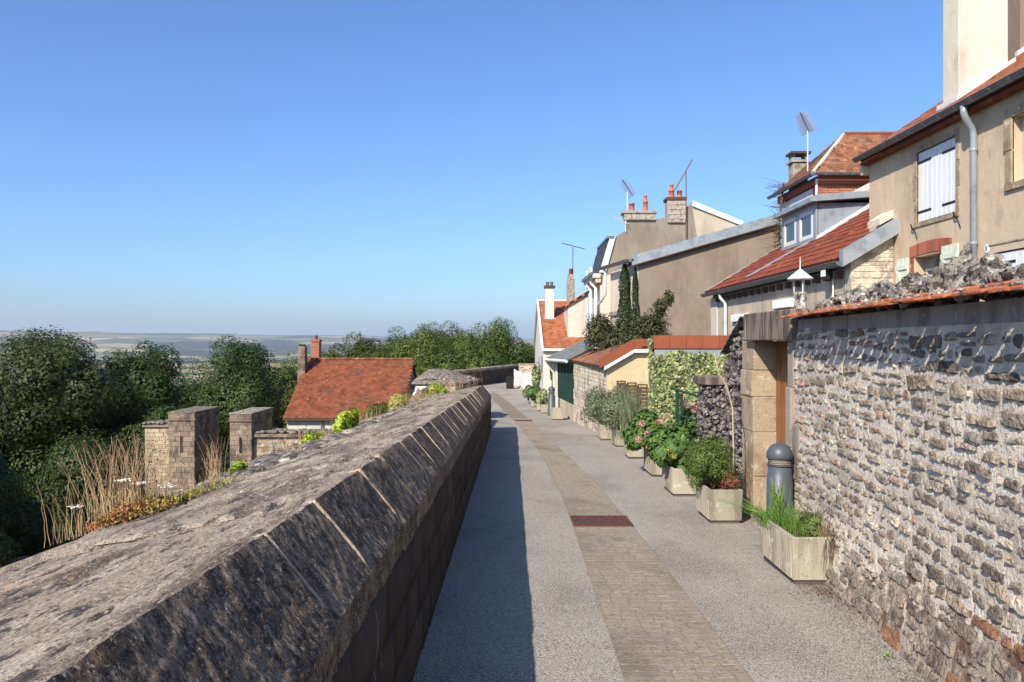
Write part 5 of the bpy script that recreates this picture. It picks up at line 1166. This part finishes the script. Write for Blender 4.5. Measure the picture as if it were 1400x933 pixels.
w1=thing('gate_wing_wall','pale block wall running left from the left gate tower','wall',(-18,40.4,-8)); tower(-18.6,-17.26,40.35,41.6,-8.5,-2.62,m_block,m_gjoint,w1,.36,.2,'core'); MB().box(-18.7,-17.26,40.25,41.7,-2.62,-2.5).build('string_course',m_blockd,w1,bevel=.02)
mb=MB(); R=random.Random(50)
for k in range(36): rocks(mb,(R.uniform(-18.6,-17.3),R.uniform(40.3,41.6),-2.42),(R.uniform(.08,.2),.2,.07),R,1)
stuff(mb.build('broken_top',m_rubble,w1,True))
w2=thing('long_gate_wall','long pale block wall with faded graffiti right of the gate','wall',(-10,41,-8)); tower(-13.24,-5.5,40.8,42,-8.5,-3.17,m_block,m_gjoint,w2,.36,.2,'core'); MB().box(-13.24,-5.4,40.65,42.1,-3.17,-3.02).build('string_course',m_blockd,w2,bevel=.02)
mb=MB()
for k in range(150): rocks(mb,(R.uniform(-13.1,-5.6),R.uniform(40.8,42.0),-2.94),(R.uniform(.1,.28),.25,.09),R,1)
stuff(mb.build('broken_top',m_rubble,w2,True))
letters('ZULU',.34,m_graf,'graffiti',w2,(-12.35,40.77,-3.75),(math.radians(90),0,0))
# low house
hl=thing('low_red_roofed_house','low cream house with a broad red tiled roof below the rampart','house',(-9,45,-8))
mb=MB(); mb.prism([(-6.1,43.2,-8.5),(-6.1,52.6,-8.5),(-6.1,52.6,-2.35),(-6.1,48,.42),(-6.1,43.2,-2.35)],(-6.1,0,0)); mb.build('wall',m_white,hl)
MB().prism([(-6.09,43.25,-8.5),(-6.09,52.6,-8.5),(-6.09,52.6,-2.4),(-6.09,48,.40),(-6.09,43.25,-2.4)],(.05,0,0)).build('right_gable',m_blockd,hl)
roofplane((-12.35,42.9,-2.42),(-5.98,42.9,-2.42),(-5.98,48,.62),(-12.35,48,.62),'roof_slope',m_t_low,hl,.2,.17,11,thick=.12)
mb=MB(); mb.prism([(-12.35,48.02,.60),(-12.35,53,-2.4),(-12.35,53,-2.3),(-12.35,48.02,.7)],(6.37,0,0)); mb.build('rear_roof',m_t_low,hl)
mb=MB()
for k in range(22): mb.tube([(-12.35+k*.29,48,.66),(-12.35+(k+1)*.29-.02,48,.66)],.09,8)
stuff(mb.build('ridge_tiles',m_t_old,hl)); MB().box(-12.35,-5.98,42.84,42.92,-2.52,-2.44).build('gutter',m_brown,hl); MB().tube([(-10.3,43.05,-2.6),(-10.3,43.05,-6)],.05,6).build('downpipe',m_gutter,hl)
FL=Fr((0,43.2,0),(1,0,0),(0,-1,0)); 
for u in (-11.3,-9.0): MB().fbox(FL,u,u+.9,-5.2,-4.0,-.02,.02).build('window',m_glass,hl)
ch=MB().box(-12.55,-12.12,46.6,47.2,-.9,1.45).build('chimney',m_blockd,hl,bevel=.02); MB().box(-12.5,-12.2,46.7,47.1,1.45,1.55).build('cap',m_black,ch)
ch=MB().box(-12.15,-11.68,48.2,48.8,.2,1.85).build('chimney',m_brick,hl,bevel=.01); MB().box(-12.2,-11.63,48.15,48.85,1.72,1.82).build('band',m_brick1,ch); MB().lathe([(.1,0),(.09,.25)],(-11.92,48.5,1.85),8).build('chimney_pot',m_t_red,ch)
# lower road and lamp
mb=MB(); P=[(-40,16),(-26,26),(-20.5,34),(-15.6,39),(-15.1,50),(-14.5,50),(-14.45,39),(-16.5,31),(-24,20),(-36,10)]
lr=MB(); lr.add([(x,y,-7.985) for x,y in P],[(0,1,8,9),(1,2,7,8),(2,3,6,7),(3,4,5,6)]); struct(lr.build('lower_road',m_lowroad))
for sgn,(pa,pb) in enumerate((((-26.2,26.2),(-20.7,34.2)),)): 
    k=thing('low_kerb_wall','long low kerb wall beside the lower road','wall',(pa[0],pa[1],-8)); mb=MB(); F_=Fr((pa[0],pa[1],0),(pb[0]-pa[0],pb[1]-pa[1],0),(pb[1]-pa[1],pa[0]-pb[0],0)); mb.fbox(F_,0,9.7,-8,-7.5,-.3,0); mb.build('body',m_blockd,k)
# grass patches below
for i,(c,rad,lab) in enumerate((((-14.2,46,-7.4),(1.6,1.5,.9),'bright green grassy bank seen through the gate opening'),((-19.2,37.5,-6.2),(1.0,1.0,1.3),'bright green bush left of the pale wing wall'))):
    shrub('green_bank',lab,'bush',c,rad,m_grn,5000,.13,70+i,40,.3,.4,base=(c[0],c[1],-8))
# trees on the left
tree('dark leafy tree at the left edge with pale green tips, tallest on the left',-27.6,46,-8,3.0,6.2,5.2,m_lf_o,30000,.28,1,110,.22)
tree('leafy tree cut by the left edge of the picture',-33,43,-8,1.6,4.8,4,m_lf_m,12000,.27,2,60,.28)
tree('narrower dark tree between the tall left tree and the round tree',-23.6,50,-8,2.2,3.6,3.2,m_lf_d,17000,.26,3,70,.25)
tree('dense round crowned dark tree behind the left gate tower',-17.6,51,-8,2.35,3.3,3.3,m_lf_d,21000,.23,4,90,.26,low=-.9)
tree('low dark tree filling the gap behind the gate',-19.8,46,-8,-1.2,3.4,2.6,m_lf_d,12000,.24,5,60,.3)
tree('yellow green tree between the round tree and the low house',-17.8,62,-8,.6,2.2,2.4,m_lf_l,6000,.28,6,40,.3)
tree('shaded bushy tree low at the left edge',-24.5,33,-8,-2.2,4.5,2.6,m_lf_d,14000,.22,8,70,.26)
tree('dark hedge like tree under the tall left tree',-22.6,42.0,-8,-3.0,2.6,2.2,m_lf_d,9000,.2,9,50,.3)
for i,(x,y,zt,rx,m_,lab) in enumerate(((-17.0,72,2.1,3.2,m_lf_l,'light green tree directly right of the brick chimney'),(-13.0,73,2.9,3.8,m_lf_m,'leafy tree over the middle of the red roof'),(-8.4,72,3.2,4.2,m_lf_l,'leafy tree over the right end of the red roof'),
     (-11.5,86,3.9,5.0,m_lf_m,'high green tree behind the ones over the red roof'),(-5.2,82,3.9,5.0,m_lf_l,'broad green tree behind the stone turret block'),(-2.2,86,4.3,4.6,m_lf_m,'rounded tree at the right end of the tree belt'),(-3.4,68,1.9,4.2,m_lf_m,'lower tree right behind the far dark wall'),
     (-7.6,62,.6,3.8,m_lf_l,'low tree between the red roof and the turret block'),(-4.4,60,-.3,3.0,m_lf_o,'small tree against the back of the far wall'),(2.6,92,1.9,3.0,m_lf_l,'yellowish tree beyond the pale rubble wall'),(6.0,90,1.9,3.0,m_lf_o,'tree half hidden by the white gabled house'),(-8.6,90,4.2,4.6,m_lf_m,'tallest domed tree at the back of the tree belt'))):
    tree(lab,x,y,-8,zt,rx,rx,m_,15000,.30,20+i,70,.24,low=-.9)
for i,(x,y,zt,rx,lab) in enumerate(((-28,31,-3.5,3.5,'dark bush at the far left beneath the leafy trees'),(-21.5,31.5,-5.2,2.0,'low dark bush beside the lower road'),(-24,44,-3,4.2,'dark thicket behind the tallest left tree'),(-25.5,36.5,-4.6,2.6,'dark bush between the lower road and the big trees'),(-22.3,36.2,-5.4,1.8,'small dark bush in front of the pale wing wall'),(-30,48,-1,4.5,'dense tree further back at the left edge'),(-23.5,58,.2,3.6,'dark tree filling the space between the narrow and the round tree'),(-28.5,52,1.3,3.4,'dark tree showing between the two leftmost crowns'))):
    tree(lab,x,y,-8,zt,rx,rx*.8,m_lf_d,9000,.24,60+i,60,.3,low=-.95,crown_h=zt+8.2)
# out of frame neighbour that throws the shade on the left
tree('tall tree left of the picture beside the lower road',-27,27,-8,5.5,5.5,5,m_lf_d,9000,.4,50,60,.35)

# ================================================================ WEEDS ON THE PARAPET
def ph(x,y): return zg(y)+1.06-(abs(x)-1.64)*.29
def weed(label,cx,cy,sx,sy,n,h0,h1,seed,seeds=True,name='dry_grass_clump'):
    t=thing(name,label,'grass',(cx,cy,ph(cx,cy)),'dry grasses on the parapet'); mb=MB(); tips=stems(mb,n,cx,cy,ph,sx,sy,h0,h1,.35,.0016+.0001*cy,seed,bias=(-.05,0),seg=5); mb.build('stems',m_dry,t)
    if seeds:
        c=[];R=random.Random(seed)
        for p in tips[::3]:
            for q in range(7): f=R.uniform(.55,1); k=min(4,int(f*5)); a=Vector(p[k]); b=Vector(p[k+1]); c.append(a.lerp(b,R.random()))
        stuff(leaves('seed_heads',m_seed,np.array([tuple(v) for v in c])+np.random.default_rng(seed).normal(size=(len(c),3))*.004,np.random.default_rng(seed+1).normal(size=(len(c),3)),.013+.0008*cy,t,seed,.45))
    return t
weed('tall dry straw grass clump with red seed heads, the largest on the parapet',-1.98,4.12,.11,.07,270,.14,.48,1)
weed('sparse leaning dry stems at the left of the largest grass clump',-2.24,4.0,.05,.05,16,.15,.30,2)
weed('dry reddish grass clump further along the parapet left of the lime green plant',-2.01,5.4,.028,.05,70,.12,.36,3)
weed('short dry grass between the two tall clumps',-2.0,4.85,.10,.15,50,.05,.14,4,False)
weed('fine dry grass before the long pale gate wall',-2.0,7.6,.10,.4,70,.08,.24,5)
weed('dry grass on the rubble before the red roof',-2.0,10.5,.12,.9,90,.08,.24,6)
weed('brownish dry weeds near the end of the parapet',-2.0,17,.2,2.0,220,.08,.28,7)
weed('weeds on the rubble terrace before the stone turret block',-2.1,22.6,.4,.8,240,.15,.45,8)
t=thing('sedum_mat','low red and yellow sedum mat under the largest dry grass clump','sedum',(-1.95,4.05,.8))
r=np.random.default_rng(8); n=9000; x=-1.93+.10*np.clip(r.normal(size=n),-2,2); y=4.12+.085*np.clip(r.normal(size=n),-2,2); hz=.085*np.exp(-((x+1.93)/.2)**2-((y-4.06)/.25)**2)
z=np.array([ph(a,b) for a,b in zip(x,y)])+hz*r.random(n); leaves('red_leaves',m_sed,np.stack([x,y,z],1)[:5400],r.normal(size=(5400,3))+[0,0,.6],.016,t,1,.6); leaves('yellow_leaves',m_sedy,np.stack([x+.02,y,z+.006],1)[5400:],r.normal(size=(n-5400,3))+[0,0,.6],.017,t,2,.6)
t=thing('sedum_mat','small yellowish sedum patch right of the largest grass clump','sedum',(-1.8,4.5,.8)); n=1600; x=-1.83+.09*r.normal(size=n); y=4.55+.22*r.normal(size=n); z=np.array([ph(a,b) for a,b in zip(x,y)])+.03*r.random(n); leaves('leaves',m_sedy,np.stack([x,y,z],1),r.normal(size=(n,3))+[0,0,.6],.014,t,3,.6)
t=thing('white_yarrow','flat white flower heads among the dry grass','wildflower',(-2.2,3.95,.8))
for q,(x,y,h) in enumerate(((-2.13,3.9,.14),(-1.86,4.0,.16),(-1.76,4.05,.11),(-1.93,3.95,.20))):
    fh=[(x+R.gauss(0,.018),y+R.gauss(0,.018),ph(x,y)+h+R.gauss(0,.003)) for _ in range(50)]; leaves('flower_head',m_wfl,np.array(fh),np.array([(0,0,1.)]*50)+.3*np.random.default_rng(q).normal(size=(50,3)),.013,t,q,.9); mb=MB(); mb.tube([(x,y,ph(x,y)-.02),(x,y,ph(x,y)+h)],.002,4); mb.build('stem',m_seed,t)
for lab,c,rad,n,ls,mm,sd_ in (('bright lime green plant on the parapet beside the second dry clump',(-1.93,5.62,ph(-1.93,5.62)+.04),(.07,.09,.06),420,.030,m_limeg,1),
   ('lime green bush on the rubble before the low red roofed house',(-1.92,9.3,ph(-1.92,9.3)+.13),(.15,.55,.17),1500,.05,m_limeg,2),('low lime green weed nearer than the bush on the parapet',(-1.95,7.7,ph(-1.95,7.7)+.05),(.10,.35,.08),600,.04,m_limeg,3),
   ('lime green weed near the end of the parapet',(-1.85,19.6,ph(-1.85,19.6)+.12),(.3,.5,.2),900,.07,m_limeg,4),('yellow flowering weed on the parapet before the turret',(-2.2,15.6,ph(-2.2,15.6)+.12),(.3,1.2,.18),1500,.05,m_sedy,5),
   ('green weed with white flowers below the right end of the red roof',(-2.2,13.0,ph(-2.2,13)+.10),(.2,1.1,.14),1100,.04,m_lf_l,6),('bushy weeds on the rubble terrace',(-2.4,22.8,.25),(.5,1.0,.22),1800,.06,m_lf_l,7)):
    shrub('parapet_weed',lab,'weed',c,rad,mm,n,ls,100+sd_,22,.35,.55,low=-1)
t=thing('small_lamp','small white curved spotlight on the terrace edge before the turret block','lamp',(-2.95,24.4,0)); mb=MB(); mb.tube([(-2.92,24.4,-.1),(-2.95,24.4,.25),(-2.9,24.4,.33),(-2.8,24.4,.33)],.03,8); mb.build('bracket',m_lens,t); MB().box(-2.8,-2.55,24.3,24.5,.24,.36).build('lamp_head',m_lens,t,bevel=.02); MB().lathe([(.10,0),(.06,.14),(.03,.2)],(-2.98,24.4,-.02),12).build('shade',m_lens,t)
t=thing('street_lamp','white disc shaped lamp on a slim pole at the left edge below','street lamp',(-20.95,32.8,-8)); MB().lathe([(.02,.12),(.30,.05),(.34,0),(.30,-.03)],(-20.95,32.8,-6.95),20).build('lamp_head',m_lens,t); MB().tube([(-20.95,32.8,-8),(-20.95,32.8,-6.95)],.05,8).build('pole',m_black,t)
# litter, small weeds at the wall foot
t=thing('leaf_litter','brown fallen leaves along the foot of the right wall','leaf litter',(2.4,6,-.2)); t['kind']='stuff'
r=np.random.default_rng(2); n=2600; y=3.6+6.2*r.random(n); x=np.array([wx(v)-.12 for v in y])-np.abs(r.normal(size=n))*.14; x[(y>6.3)&(y<7.2)]-=0.0; z=np.array([zg(v) for v in y])+.004+.008*r.random(n)
leaves('leaf',m_litter,np.stack([x,y,z],1),np.array([0,0,1.])+.25*r.normal(size=(n,3)),.012,t,7,.5)
n=1300; y=6.1+.35*r.normal(size=n)*.5; x=2.45+.12*r.normal(size=n); leaves('leaf',m_litter,np.stack([x,y,np.array([zg(v) for v in y])+.006+.008*r.random(n)],1),np.array([0,0,1.])+.25*r.normal(size=(n,3)),.013,t,8,.5)
for k,(x,y,s,lab) in enumerate(((2.50,6.02,.06,'single green leaf weed at the wall foot before the nearest planter'),(2.24,4.75,.02,'small green weed at the wall foot, the nearer one'))):
    t=thing('ground_weed',lab,'weed',(x,y,zg(y))); leaves('leaf',m_grn,np.array([[x,y,zg(y)+.03+s*.3],[x+.02,y-.01,zg(y)+.02],[x-.02,y,zg(y)+.02],[x,y+.02,zg(y)+.03]]),np.array([[-.6,-1,.2],[.3,-.8,.6],[-.8,-.4,.6],[0,-.5,1]]),s*1.6,t,k,.45)

# ================================================================ HAZE
hz=MB().box(-21000,21000,-21000,21000,-140,230).build('haze',None); hz['kind']='stuff'
hm=bpy.data.materials.new('haze_air'); hm.use_nodes=True; nt=hm.node_tree; nt.nodes.clear(); o=nt.nodes.new("ShaderNodeOutputMaterial"); v=nt.nodes.new("ShaderNodeVolumePrincipled")
v.inputs["Color"].default_value=(.78,.86,1,1); v.inputs["Density"].default_value=.00007; v.inputs["Anisotropy"].default_value=.1; nt.links.new(v.outputs[0],o.inputs["Volume"]); hz.data.materials.append(hm)
